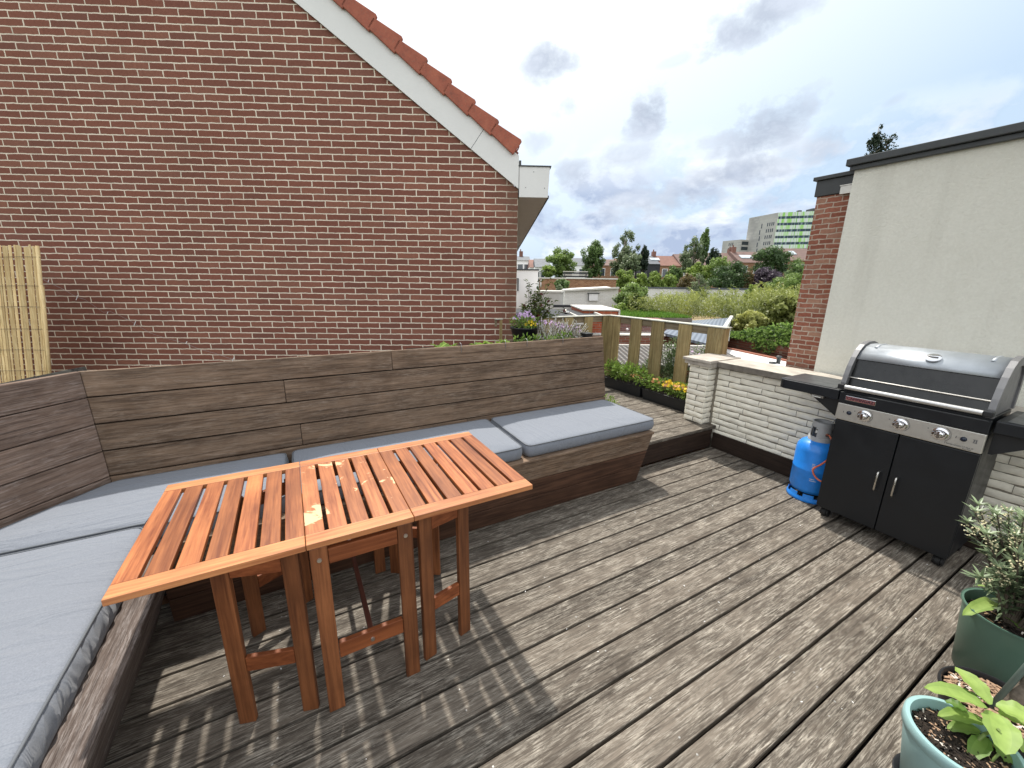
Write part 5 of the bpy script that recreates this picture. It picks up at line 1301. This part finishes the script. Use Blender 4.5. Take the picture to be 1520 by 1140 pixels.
# --- the tall block
def facade():
    m, nt, b, o = newmat('dotted_concrete'); N = NT(nt)
    tc = N.n('ShaderNodeTexCoord'); sp = N.n('ShaderNodeSeparateXYZ'); N.l(tc.outputs['Object'], sp.inputs[0]); cb = N.n('ShaderNodeCombineXYZ')
    N.l(N.math('ADD', sp.outputs[0], N.math('ADD', sp.outputs[1], 300)), cb.inputs[0]); N.l(N.math('ADD', sp.outputs[2], 100), cb.inputs[1])
    br = N.n('ShaderNodeTexBrick', offset=.35); br.inputs['Scale'].default_value = 1; br.inputs['Brick Width'].default_value = 2.6; br.inputs['Row Height'].default_value = 1.7; br.inputs['Mortar Size'].default_value = .32
    br.inputs['Color1'].default_value = (.50, .48, .45, 1); br.inputs['Color2'].default_value = (.36, .345, .33, 1); br.inputs['Mortar'].default_value = (.40, .385, .37, 1); N.l(cb.outputs[0], br.inputs['Vector'])
    v = N.coord((1, 1, 1), tone=False); c = N.mix(N.ramp(N.noise(v, .09, 3), [(.35, 0), (.65, .7)]), br.outputs['Color'], (.56, .54, .50))
    N.l(c, b.inputs['Base Color']); b.inputs['Roughness'].default_value = .9; return m
mFac = facade()
def stripes():
    m, nt, b, o = newmat('green_white_panels'); N = NT(nt)
    tc = N.n('ShaderNodeTexCoord'); sp = N.n('ShaderNodeSeparateXYZ'); N.l(tc.outputs['Object'], sp.inputs[0])
    cb = N.n('ShaderNodeCombineXYZ'); N.l(N.math('MULTIPLY', sp.outputs[0], .55), cb.inputs[0]); N.l(N.math('MULTIPLY', sp.outputs[2], .012), cb.inputs[2])
    n = N.noise(cb.outputs[0], 1, 3, .8)
    c = N.ramp(n, [(.36, (.30, .62, .12)), (.42, (.42, .70, .28)), (.47, (.66, .72, .68)), (.60, (.58, .64, .63)), (.63, (.22, .52, .10)), (.70, (.60, .68, .62))], 'CONSTANT')
    N.l(c, b.inputs['Base Color']); b.inputs['Roughness'].default_value = .4; return m
mStr = stripes()
tw = bgthing('office_tower', 'tall office block with green and white striped panels on the horizon', 'tower', 1155, 280)
c0_ = at(1155.5, 315.5, 270); c1_ = at(1112.5, 322.5, 292); c2_ = at(1225, 311, 262); ztop = c0_.z
cA, cB, cC = Vector((c1_.x, 292, 0)), Vector((c0_.x, 270, 0)), Vector((c2_.x, 262, 0)); cD = cC+(cA-cB)
mb = MB(); pts = [(cA.x, cA.y), (cB.x, cB.y), (cC.x, cC.y), (cD.x, cD.y)]; mb.prism(pts, GZ, ztop); mb.build('wall', mFac, tw)
dr = (cC-cB).normalized(); nr = Vector((dr.y, -dr.x, 0)); LR = (cC-cB).length
if nr.y > 0: nr = -nr
FH = (at(1155, 333, 270).z-at(1155, 352.5, 270).z)/2*0+ (ztop-at(1155, 373, 270).z)/6.0
for k in range(8):
    zt_ = ztop-k*FH; 
    mb = MB(); h1 = FH*.60; a = cB+nr*.15; b_ = cC+nr*.15
    mb.hexa([a+Vector((0, 0, zt_-h1)), b_+Vector((0, 0, zt_-h1)), b_-nr*.3+Vector((0, 0, zt_-h1)), a-nr*.3+Vector((0, 0, zt_-h1)), a+Vector((0, 0, zt_)), b_+Vector((0, 0, zt_)), b_-nr*.3+Vector((0, 0, zt_)), a-nr*.3+Vector((0, 0, zt_))]); mb.build('striped_panel', mStr, tw)
    mb = MB(); a = cB+nr*.05+dr*.5; b_ = cC+nr*.05; z1_ = zt_-h1; z0_ = zt_-FH
    mb.hexa([a+Vector((0, 0, z0_)), b_+Vector((0, 0, z0_)), b_-nr*.1+Vector((0, 0, z0_)), a-nr*.1+Vector((0, 0, z0_)), a+Vector((0, 0, z1_)), b_+Vector((0, 0, z1_)), b_-nr*.1+Vector((0, 0, z1_)), a-nr*.1+Vector((0, 0, z1_))]); wb = mb.build('window_band', plain('band_glass_%d' % k, (.02, .05, .07), .15, var=.5, scale=.6), tw)
    mb = MB()
    q = 1.5
    while q < LR:
        p = cB+dr*q+nr*.08; w_ = random.choice((.25, .3, .9)); mb.hexa([p+Vector((0, 0, z0_)), p+dr*w_+Vector((0, 0, z0_)), p+dr*w_-nr*.1+Vector((0, 0, z0_)), p-nr*.1+Vector((0, 0, z0_)), p+Vector((0, 0, z1_)), p+dr*w_+Vector((0, 0, z1_)), p+dr*w_-nr*.1+Vector((0, 0, z1_)), p-nr*.1+Vector((0, 0, z1_))], random.random()); q += random.uniform(1.4, 3.2)
    mb.build('mullion', plain('mullion_%d' % k, (.16, .22, .24), .5, var=.6, scale=.8), wb)
dl = (cB-cA).normalized(); nl = Vector((dl.y, -dl.x, 0)); LL = (cB-cA).length
if nl.y > 0: nl = -nl
for k in range(8):
    for f in ((.50,) if k % 2 else (.47,))+((.70, .77, .84, .90) if k in (1, 2, 3, 4, 5, 6) else ()):
        if f < .6 and k == 0: continue
        z1_ = ztop-(k+.35)*FH; p = cA+dl*LL*(f-.01*k)+nl*.06; h = FH*(.55 if f > .6 else .75); mb = MB(); w_ = dl*.75
        mb.hexa([p+Vector((0, 0, z1_-h)), p+w_+Vector((0, 0, z1_-h)), p+w_-nl*.2+Vector((0, 0, z1_-h)), p-nl*.2+Vector((0, 0, z1_-h)), p+Vector((0, 0, z1_)), p+w_+Vector((0, 0, z1_)), p+w_-nl*.2+Vector((0, 0, z1_)), p-nl*.2+Vector((0, 0, z1_))]); mb.build('window', mGlass, tw)
mb = MB(); p = cB+dr*20; mb.box(p.x, p.x+6, p.y+3, p.y+9, ztop, ztop+2.2); p = cB+dr*12; mb.box(p.x, p.x+2, p.y+2, p.y+4, ztop, ztop+1.2); mb.build('roof_plant', mTrim, tw)
tw2 = bgthing('office_block', 'smaller pale office block with dark balconies left of the green striped tower', 'office block', 1090, 300)
a0 = at(1073, 358.5, 300); a1 = at(1100, 355.5, 288); a2 = at(1113, 356.5, 290)
mb = MB(); mb.prism([(a0.x, 300), (a1.x, 288), (a2.x, 290), (a2.x-10, 306)], GZ, a1.z); mb.build('wall', mFac, tw2)
d1 = (Vector((a2.x, 290, 0))-Vector((a1.x, 288, 0)))
for k in range(4):
    mb = MB(); z = a1.z-1.2-k*3.4; p = Vector((a1.x, 287.9, 0))+d1*.15; q = p+d1*.8; mb.hexa([p+Vector((0, 0, z-2.2)), q+Vector((0, 0, z-2.2)), q+Vector((0, .3, z-2.2)), p+Vector((0, .3, z-2.2)), p+Vector((0, 0, z)), q+Vector((0, 0, z)), q+Vector((0, .3, z)), p+Vector((0, .3, z))]); mb.build('balcony', mGlass, tw2)
d1 = (Vector((a1.x, 288, 0))-Vector((a0.x, 300, 0)))
for k in range(3):
    for f in (.36, .46, .56):
        mb = MB(); z = a1.z-1.6-k*3.4; p = Vector((a0.x, 299.8, 0))+d1*f; q = p+d1*.035; mb.hexa([p+Vector((0, 0, z-2)), q+Vector((0, 0, z-2)), q+Vector((0, .3, z-2)), p+Vector((0, .3, z-2)), p+Vector((0, 0, z)), q+Vector((0, 0, z)), q+Vector((0, .3, z)), p+Vector((0, .3, z))]); mb.build('window', mGlass, tw2)

# --- trees
LM = {}
def lm(k):
    if k not in LM:
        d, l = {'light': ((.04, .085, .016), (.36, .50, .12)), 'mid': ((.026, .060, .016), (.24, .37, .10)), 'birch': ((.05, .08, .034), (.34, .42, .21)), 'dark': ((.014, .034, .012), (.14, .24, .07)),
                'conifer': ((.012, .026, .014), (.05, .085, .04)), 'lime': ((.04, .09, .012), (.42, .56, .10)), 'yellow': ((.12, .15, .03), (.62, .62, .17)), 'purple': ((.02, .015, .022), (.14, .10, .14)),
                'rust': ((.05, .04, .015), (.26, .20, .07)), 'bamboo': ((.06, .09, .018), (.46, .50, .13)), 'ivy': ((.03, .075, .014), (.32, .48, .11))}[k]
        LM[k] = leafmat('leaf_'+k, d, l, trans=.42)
    return LM[k]
def tree(label, px0, px1, pyt, pyb, Y, kind, shape='round', n=2600, leaf=None, name='tree', cat='tree', depth=None, dense=1., group=None, clumps=None):
    a = at(px0, pyb, Y); b = at(px1, pyb, Y); top = at((px0+px1)/2, pyt, Y); cx = (a.x+b.x)/2; rx = (b.x-a.x)/2; z0 = a.z; z1 = top.z; H = z1-z0; ry = depth or rx
    root = thing(name, label, cat, (cx, Y, GZ), 0, group)
    px_m = Y/FPX; lf = leaf or max(.05, px_m*1.25)
    mb = MB(); st = MB()
    nc = clumps or (60 if shape != 'column' else 34); n = int(n*1.7)
    # trunk and limbs
    lean = random.uniform(-.05, .05)*H
    if z0-GZ > .05 or shape in ('birch', 'column'):
        st.tube([(cx, Y, GZ), (cx+lean*.3, Y, z0), (cx+lean, Y, z0+H*(.55 if shape == 'round' else .9))], [max(.05, rx*.085), max(.04, rx*.065), .02], 8)
    cl = []
    for i in range(nc):
        for _ in range(40):
            u, v_, w = random.uniform(-1, 1), random.uniform(-1, 1), random.random()
            if shape == 'round': wid = math.sqrt(max(0, 1-(2*w-1)**2))**.8*.85+.1; r_ = .20
            elif shape == 'dome': wid = math.sqrt(max(0, 1-w**2))*.9+.05; r_ = .22
            elif shape == 'column': wid = (math.sin(math.pi*min(1, w*.85+.12))**.6)*.9; r_ = .16
            elif shape == 'cone': wid = (1-w)*.95+.06; r_ = .15
            elif shape == 'birch': wid = .95 if w < .55 else .95-(w-.55)*1.4; r_ = .15
            elif shape == 'hedge': wid = 1.; r_ = .2
            if u*u+v_*v_ <= wid*wid: break
        if shape == 'hedge': u = random.uniform(-1, 1)
        c_ = Vector((cx+u*rx*.84, Y+v_*ry*.84, z0+H*(.06+w*.82))); rr_ = r_*random.uniform(.7, 1.25)
        cl.append((c_, Vector((rx*rr_*(1.25 if shape != 'column' else 2), ry*rr_*1.25, H*rr_*.62))))
        if i % 2 == 0 and shape not in ('dome', 'hedge'): st.tube([(cx+lean*.5, Y, z0+H*min(.8, w*.6)), ((cx+c_.x)/2, (Y+c_.y)/2, (z0+H*w*.7+c_.z)/2), tuple(c_)], [max(.025, rx*.022), .02, .01], 5)
    for c_, r_ in cl:
        tn = random.uniform(.0, .35)
        for _ in range(int(n/nc*dense)):
            d = Vector((random.gauss(0, 1), random.gauss(0, 1), random.gauss(0, 1))).normalized(); q = random.random()**.5
            p = c_+Vector((d.x*r_.x, d.y*r_.y, d.z*r_.z))*q
            if p.z < GZ+.02: p.z = GZ+.02
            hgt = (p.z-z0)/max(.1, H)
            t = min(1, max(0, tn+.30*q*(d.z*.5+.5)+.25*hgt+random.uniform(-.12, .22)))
            mb.card(p, lf*random.uniform(.6, 1.3), t, nrm=(d.x+random.gauss(0, .6), d.y+random.gauss(0, .6)-.3, d.z+random.gauss(0, .6)+.4))
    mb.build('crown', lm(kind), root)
    if st.v: st.build('trunk', mBarkP if shape == 'birch' else mBark, root, smooth=True)
    return root
GT = 'trees rising beyond the gardens'; GS = 'shrubs in the gardens'
tree('light green round tree at the far left of the skyline', 803, 858, 366, 412, 44, 'light', 'round', 4600, group=GT)
tree('yellow-green low bush under the leftmost round tree', 802, 826, 391, 413, 42, 'lime', 'round', 1200, group=GS, name='bush', cat='bush')
tree('mid green rounded tree left of the tall birch', 859, 899, 354, 413, 48, 'mid', 'round', 5200, group=GT)
tree('tall airy birch, highest of the left group of trees', 900, 951, 335, 408, 50, 'birch', 'birch', 4200, group=GT, dense=.85)
tree('dark grey-green wispy tree behind the bright hedge', 916, 953, 372, 408, 47, 'birch', 'round', 2200, group=GT)
tree('slim dark conifer right of the birch', 944, 962, 357, 408, 49, 'conifer', 'column', 2400, group=GT)
tree('tall dark narrow poplar, highest of the right group', 1034, 1052, 333, 392, 60, 'mid', 'column', 2600, group=GT)
tree('wide airy tree with drooping grey-green leaves left of the poplar', 1003, 1046, 345, 408, 55, 'birch', 'birch', 3800, group=GT, dense=.8)
tree('small dark pyramidal conifer right of the poplar', 1046, 1069, 366, 400, 50, 'conifer', 'round', 1800, group=GT)
tree('big dark broadleaf tree below the striped tower', 1110, 1175, 360, 412, 48, 'dark', 'round', 5600, group=GT)
tree('green shrub mass beside the dark broadleaf tree', 1158, 1212, 378, 432, 38, 'mid', 'round', 3400, group=GS, name='bush', cat='bush')
for k, (a, b, y0, y1) in enumerate(((908, 945, 394, 428), (938, 962, 402, 430), (957, 984, 401, 430), (978, 1005, 402, 430))):
    tree(('first and largest', 'second and smallest', 'third', 'fourth')[k]+' of the four bright clipped hedge domes, counted from the left', a, b, y0, y1, 33, 'lime', 'dome', 2600, group='bright clipped hedge domes', name='hedge_dome', cat='hedge')
tree('round green fruit tree in front of the whitewashed shed', 908, 961, 416, 464, 20, 'light', 'round', 5200, group=GT)
tree('fresh green low bush at the foot of the round fruit tree', 900, 935, 448, 470, 19, 'lime', 'dome', 1400, group=GS, name='bush', cat='bush')
tree('small round topiary shrub above the rounded pale shed', 820, 846, 413, 429, 25, 'mid', 'round', 1500, group=GS, name='bush', cat='bush')
tree('tiny grey-green bush beside the topiary shrub', 824, 836, 422, 433, 24, 'birch', 'round', 500, group=GS, name='bush', cat='bush')
tree('light green broad tree behind the dark dome-shaped shrub', 1012, 1060, 386, 430, 42, 'lime', 'round', 4200, group=GT)
tree('light green tree peeping left above the dark dome-shaped shrub', 1045, 1085, 378, 425, 41, 'light', 'round', 3200, group=GT)
tree('dark green dome-shaped shrub in the middle of the gardens', 1050, 1114, 382, 430, 36, 'dark', 'dome', 5200, group=GS, name='bush', cat='bush')
tree('rust-tinged shrub left of the dark dome-shaped shrub', 1006, 1038, 402, 430, 34, 'rust', 'dome', 2200, group=GS, name='bush', cat='bush')
tree('rust-tinged shrub right of the dark dome-shaped shrub', 1094, 1120, 400, 430, 35, 'rust', 'dome', 1400, group=GS, name='bush', cat='bush')
tree('purple-leaved round tree in front of the big dark tree', 1114, 1158, 393, 430, 34, 'purple', 'round', 3400, group=GT)
tree('mid green shrub between hedge and slate-roofed house', 983, 1012, 392, 425, 45, 'mid', 'round', 1800, group=GS, name='bush', cat='bush')
tree('wispy grey-green shrub standing before the white garden wall', 1015, 1052, 403, 446, 26.5, 'birch', 'birch', 1400, group=GS, name='bush', cat='bush', dense=.6)
tree('tall loose green shrub right of the purple tree', 1134, 1206, 400, 452, 26, 'light', 'round', 4600, group=GS, name='bush', cat='bush')
tree('small green shrub poking above the white wall coping', 1103, 1126, 420, 448, 24, 'lime', 'round', 1000, group=GS, name='bush', cat='bush')
tree('bright yellow-green bush in front of the bamboo', 1083, 1134, 456, 502, 15.6, 'yellow', 'round', 3600, group=GS, name='bush', cat='bush', leaf=.07)
tree('olive green bamboo clump beside the red brick strip', 1118, 1192, 436, 494, 17.6, 'bamboo', 'round', 4200, group=GS, name='bush', cat='bush', leaf=.09)
tree('two-forked treetop visible above the rendered building', 1283, 1307, 180, 235, 40, 'conifer', 'birch', 1500, dense=.8, name='tree')
tree('short side crown of the treetop above the rendered building', 1300, 1328, 196, 232, 40.5, 'conifer', 'round', 500, dense=.5, name='tree')
# bamboo hedge (nobody could count the canes)
mb = MB()
for k in range(17000):
    f = random.random(); px = 935+f*285; Y = random.uniform(18.0, 24)+(-1.0 if px > 1060 else 0)
    ytop = 437+9*noise.noise(Vector((px*.045, 1, Y*.5)))*2-(8 if px > 1120 else 0); p1 = at(px, ytop, Y); z0 = at(px, 474, Y).z-1.0
    g = random.random()**.75; z = z0+(p1.z-z0)*g
    d = (random.gauss(0, 1), random.gauss(0, .7)-.3, random.gauss(0, .5)-.25)
    L = random.uniform(.16, .30); t = min(1, max(0, .1+.55*g+.35*noise.noise(Vector((px*.06, z*.9, Y*.4)))+random.uniform(-.15, .2)))
    mb.leaf((p1.x, Y, z), d, (0, 0, 1), L, .055, t, droop=.4)
o = mb.build('bamboo_thicket', lm('bamboo')); tag(o, 'thick yellow-green bamboo growing across the garden beyond the sheds', 'bamboo', kind='stuff')
# ivy over the old wall
mb = MB(); a = at(1076, 497, 13.8); b_ = at(1215, 517, 10.4)
for k in range(5200):
    f = random.random(); p = a.lerp(b_, f); over = random.random(); amt = .35+.65*f
    if random.random() > amt: continue
    up = random.random()**1.5*(.06+.50*max(0, min(1, (f-.25)*1.8)))
    dn = random.random()**2*(.34 if .38 < f < .60 else .05)
    z = p.z+up if over > .28 else p.z-dn
    mb.leaf((p.x+random.uniform(-.06, .05), p.y+(random.uniform(.0, .9) if z > p.z else -random.uniform(.02, .10)), z), (random.gauss(0, 1), -.5+random.gauss(0, .5), random.gauss(0, .6)), (0, -1, .6), random.uniform(.06, .12), .07, random.random())
tag(mb.build('ivy', lm('ivy')), 'ivy tumbling over the old garden wall', 'ivy', kind='stuff')
# low greenery filling the far gardens
mb = MB()
for k in range(9000):
    Y = random.uniform(36, 78); px = random.uniform(790, 1230); p = at(px, 420, Y); z = GZ+random.random()*2.6*(.4+.6*abs(noise.noise(Vector((p.x*.15, Y*.15, 3)))))*1.6
    mb.card((p.x, Y, z), .42*random.uniform(.6, 1.3), random.random()*.8)
tag(mb.build('garden_greenery', lm('mid')), 'mixed greenery filling the far gardens', 'greenery', kind='stuff')
mb = MB()
for k in range(7000):
    px = random.uniform(700, 1500); Y = random.uniform(330, 420); p = at(px, 420, Y); z = GZ+random.random()**.8*(9+4*noise.noise(Vector((p.x*.03, 1, 1)))); mb.card((p.x, Y, z), 2.2*random.uniform(.6, 1.3), random.random()*.7)
tag(mb.build('far_woods', lm('dark')), 'distant belt of woodland along the horizon', 'woods', kind='stuff')

# =================================================================== LIGHT AND SKY
sdir_uv = Vector((.15, .56, 1.0)); sd_ = Vector((sdir_uv.x*math.cos(T)-sdir_uv.y*math.sin(T), sdir_uv.x*math.sin(T)+sdir_uv.y*math.cos(T), 1.0)).normalized()
sun = bpy.data.lights.new('sun', 'SUN'); so_ = bpy.data.objects.new('sun', sun); COL.objects.link(so_); sun.energy = 5.0; sun.angle = R(1.5); sun.color = (1, .95, .87)
so_.rotation_euler = sd_.to_track_quat('Z', 'Y').to_euler(); so_.location = sd_*30
w = bpy.data.worlds.new('World'); sc.world = w; w.use_nodes = True; nt = w.node_tree; nt.nodes.clear(); N = NT(nt)
out = nt.nodes.new('ShaderNodeOutputWorld'); bg = nt.nodes.new('ShaderNodeBackground'); N.l(bg.outputs[0], out.inputs[0]); bg.inputs[1].default_value = 1.0
sk = nt.nodes.new('ShaderNodeTexSky'); sk.sky_type = 'NISHITA'; sk.sun_disc = False; sk.sun_elevation = math.asin(sd_.z); sk.sun_rotation = math.atan2(sd_.x, sd_.y); sk.altitude = 20; sk.air_density = 1.2; sk.dust_density = 1.5
skc = N.mix(1., sk.outputs[0], (.11, .11, .11), 'MULTIPLY')
tc = nt.nodes.new('ShaderNodeTexCoord'); gen = tc.outputs['Generated']
def vmul(v, s):
    m = N.n('ShaderNodeVectorMath', operation='MULTIPLY'); N.l(v, m.inputs[0]); m.inputs[1].default_value = s; return m.outputs[0]
sp = N.n('ShaderNodeSeparateXYZ'); N.l(gen, sp.inputs[0]); elev = sp.outputs[2]
# planar cloud layer coordinates
dz = N.math('ADD', N.math('MAXIMUM', elev, 0), .16)
cb = N.n('ShaderNodeCombineXYZ'); N.l(N.math('DIVIDE', sp.outputs[0], dz), cb.inputs[0]); N.l(N.math('DIVIDE', sp.outputs[1], dz), cb.inputs[1])
cl1 = N.noise(cb.outputs[0], .9, 7, .58, .3); cl2 = N.noise(vmul(gen, (1, 1, 1.7)), 7.5, 8, .56, .1); cl4 = N.noise(vmul(gen, (1, 1, 1.3)), 10., 9, .60, .15); cl3 = N.noise(vmul(gen, (1, 1, 2.6)), 4.2, 7, .55, .1)
# bright thin veil over most of the sky, a little bluer towards the upper right
veil = N.mix(N.ramp(elev, [(.0, 0), (.55, 1)]), (.66, .84, 1.08), (.76, .94, 1.10))
base = N.mix(.80, skc, veil)
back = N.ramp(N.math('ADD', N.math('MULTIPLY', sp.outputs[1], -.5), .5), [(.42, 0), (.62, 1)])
backc = N.mix(N.ramp(elev, [(.25, 0), (.7, 1)]), (1.9, 1.93, 1.95), (1.15, 1.2, 1.26))  # extra brightness added to the sky behind the camera, lifting the shaded walls
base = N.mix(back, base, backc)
warm = nt.nodes.new('ShaderNodeVectorMath'); warm.operation = 'DOT_PRODUCT'; N.l(gen, warm.inputs[0]); warm.inputs[1].default_value = tuple(sd_)
base = N.mix(N.ramp(warm.outputs['Value'], [(.50, 0), (.98, 1)]), base, (1.35, 1.38, 1.40))
# white billows
low = N.ramp(elev, [(.0, 1), (.22, .85), (.31, 0)])
wh = N.math('MULTIPLY', N.ramp(N.math('ADD', N.math('MULTIPLY', cl2, .6), N.math('MULTIPLY', cl4, .4)), [(.45, 0), (.54, 1)]), low)
base = N.mix(N.math('MULTIPLY', wh, .9), base, (1.28, 1.32, 1.36))
# grey-blue undersides low over the town
gr = N.math('MULTIPLY', N.ramp(cl3, [(.38, 0), (.54, 1)]), N.ramp(elev, [(.0, .6), (.05, 1), (.19, 1), (.29, .0)]))
gr = N.math('MULTIPLY', gr, N.ramp(N.math('ADD', N.math('MULTIPLY', cl2, .5), N.math('MULTIPLY', cl4, .5)), [(.42, .0), (.55, 1)]))
base = N.mix(N.math('MULTIPLY', gr, .85), base, (.36, .47, .70))
# single darker clouds
def blob(px, py, rx, ry, amt):
    global base
    d = ray(px, py).normalized(); e1 = ray(px+rx, py).normalized()-d; e2 = ray(px, py-ry).normalized()-d
    # distance in the tangent frame of the cloud, frayed by noise
    sb = N.n('ShaderNodeVectorMath', operation='SUBTRACT'); N.l(gen, sb.inputs[0]); sb.inputs[1].default_value = tuple(d)
    u = N.n('ShaderNodeVectorMath', operation='DOT_PRODUCT'); N.l(sb.outputs[0], u.inputs[0]); u.inputs[1].default_value = tuple(e1/e1.length_squared)
    v = N.n('ShaderNodeVectorMath', operation='DOT_PRODUCT'); N.l(sb.outputs[0], v.inputs[0]); v.inputs[1].default_value = tuple(e2/e2.length_squared)
    r2 = N.math('ADD', N.math('POWER', N.math('ABSOLUTE', u.outputs['Value']), 2.), N.math('POWER', N.math('ABSOLUTE', v.outputs['Value']), 2.))
    f = N.math('ADD', r2, N.math('ADD', N.math('MULTIPLY', N.math('SUBTRACT', cl4, .49), -7.5), N.math('MULTIPLY', N.math('SUBTRACT', cl2, .5), -3.)))
    fr = N.math('ADD', N.math('SUBTRACT', 1.0, f), 0)
    return N.math('MULTIPLY', N.math('MULTIPLY', N.math('MULTIPLY', fr, .75, clamp=True), N.ramp(r2, [(0., 1), (1.0, 1)]) if 0 else 1.0), amt)
mask = None
for b_ in ((1118, 32, 80, 40, .62), (816, 93, 38, 30, .62), (840, 157, 24, 22, .42), (962, 170, 48, 36, .66), (1130, 195, 85, 42, .55), (1225, 215, 45, 38, .46), (1005, 90, 22, 8, .22), (1325, 150, 18, 9, .22), (800, 215, 30, 26, .35), (845, 255, 45, 24, .45), (1100, 255, 110, 28, .5), (990, 300, 120, 30, .5), (930, 235, 60, 22, .35)):
    f = blob(*b_); mask = f if mask is None else N.math('MAXIMUM', mask, f)
ccol = N.mix(N.ramp(cl4, [(.38, 0), (.64, 1)]), (.30, .36, .49), (.70, .77, .90))
base = N.mix(N.math('MULTIPLY', mask, 1.35, clamp=True), base, ccol)
below = N.ramp(elev, [(.0, 1), (.001, 0)])
base = N.mix(N.ramp(N.math('ADD', elev, .5), [(.49, 1), (.5, 0)]), base, (.16, .15, .12))
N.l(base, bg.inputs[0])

sc.view_settings.view_transform = 'Standard'; sc.view_settings.look = 'None'; sc.view_settings.exposure = 0; sc.view_settings.gamma = 1
sc.render.engine = 'CYCLES'
sc.cycles.max_bounces = 6; sc.cycles.diffuse_bounces = 3; sc.cycles.glossy_bounces = 3; sc.cycles.transmission_bounces = 3
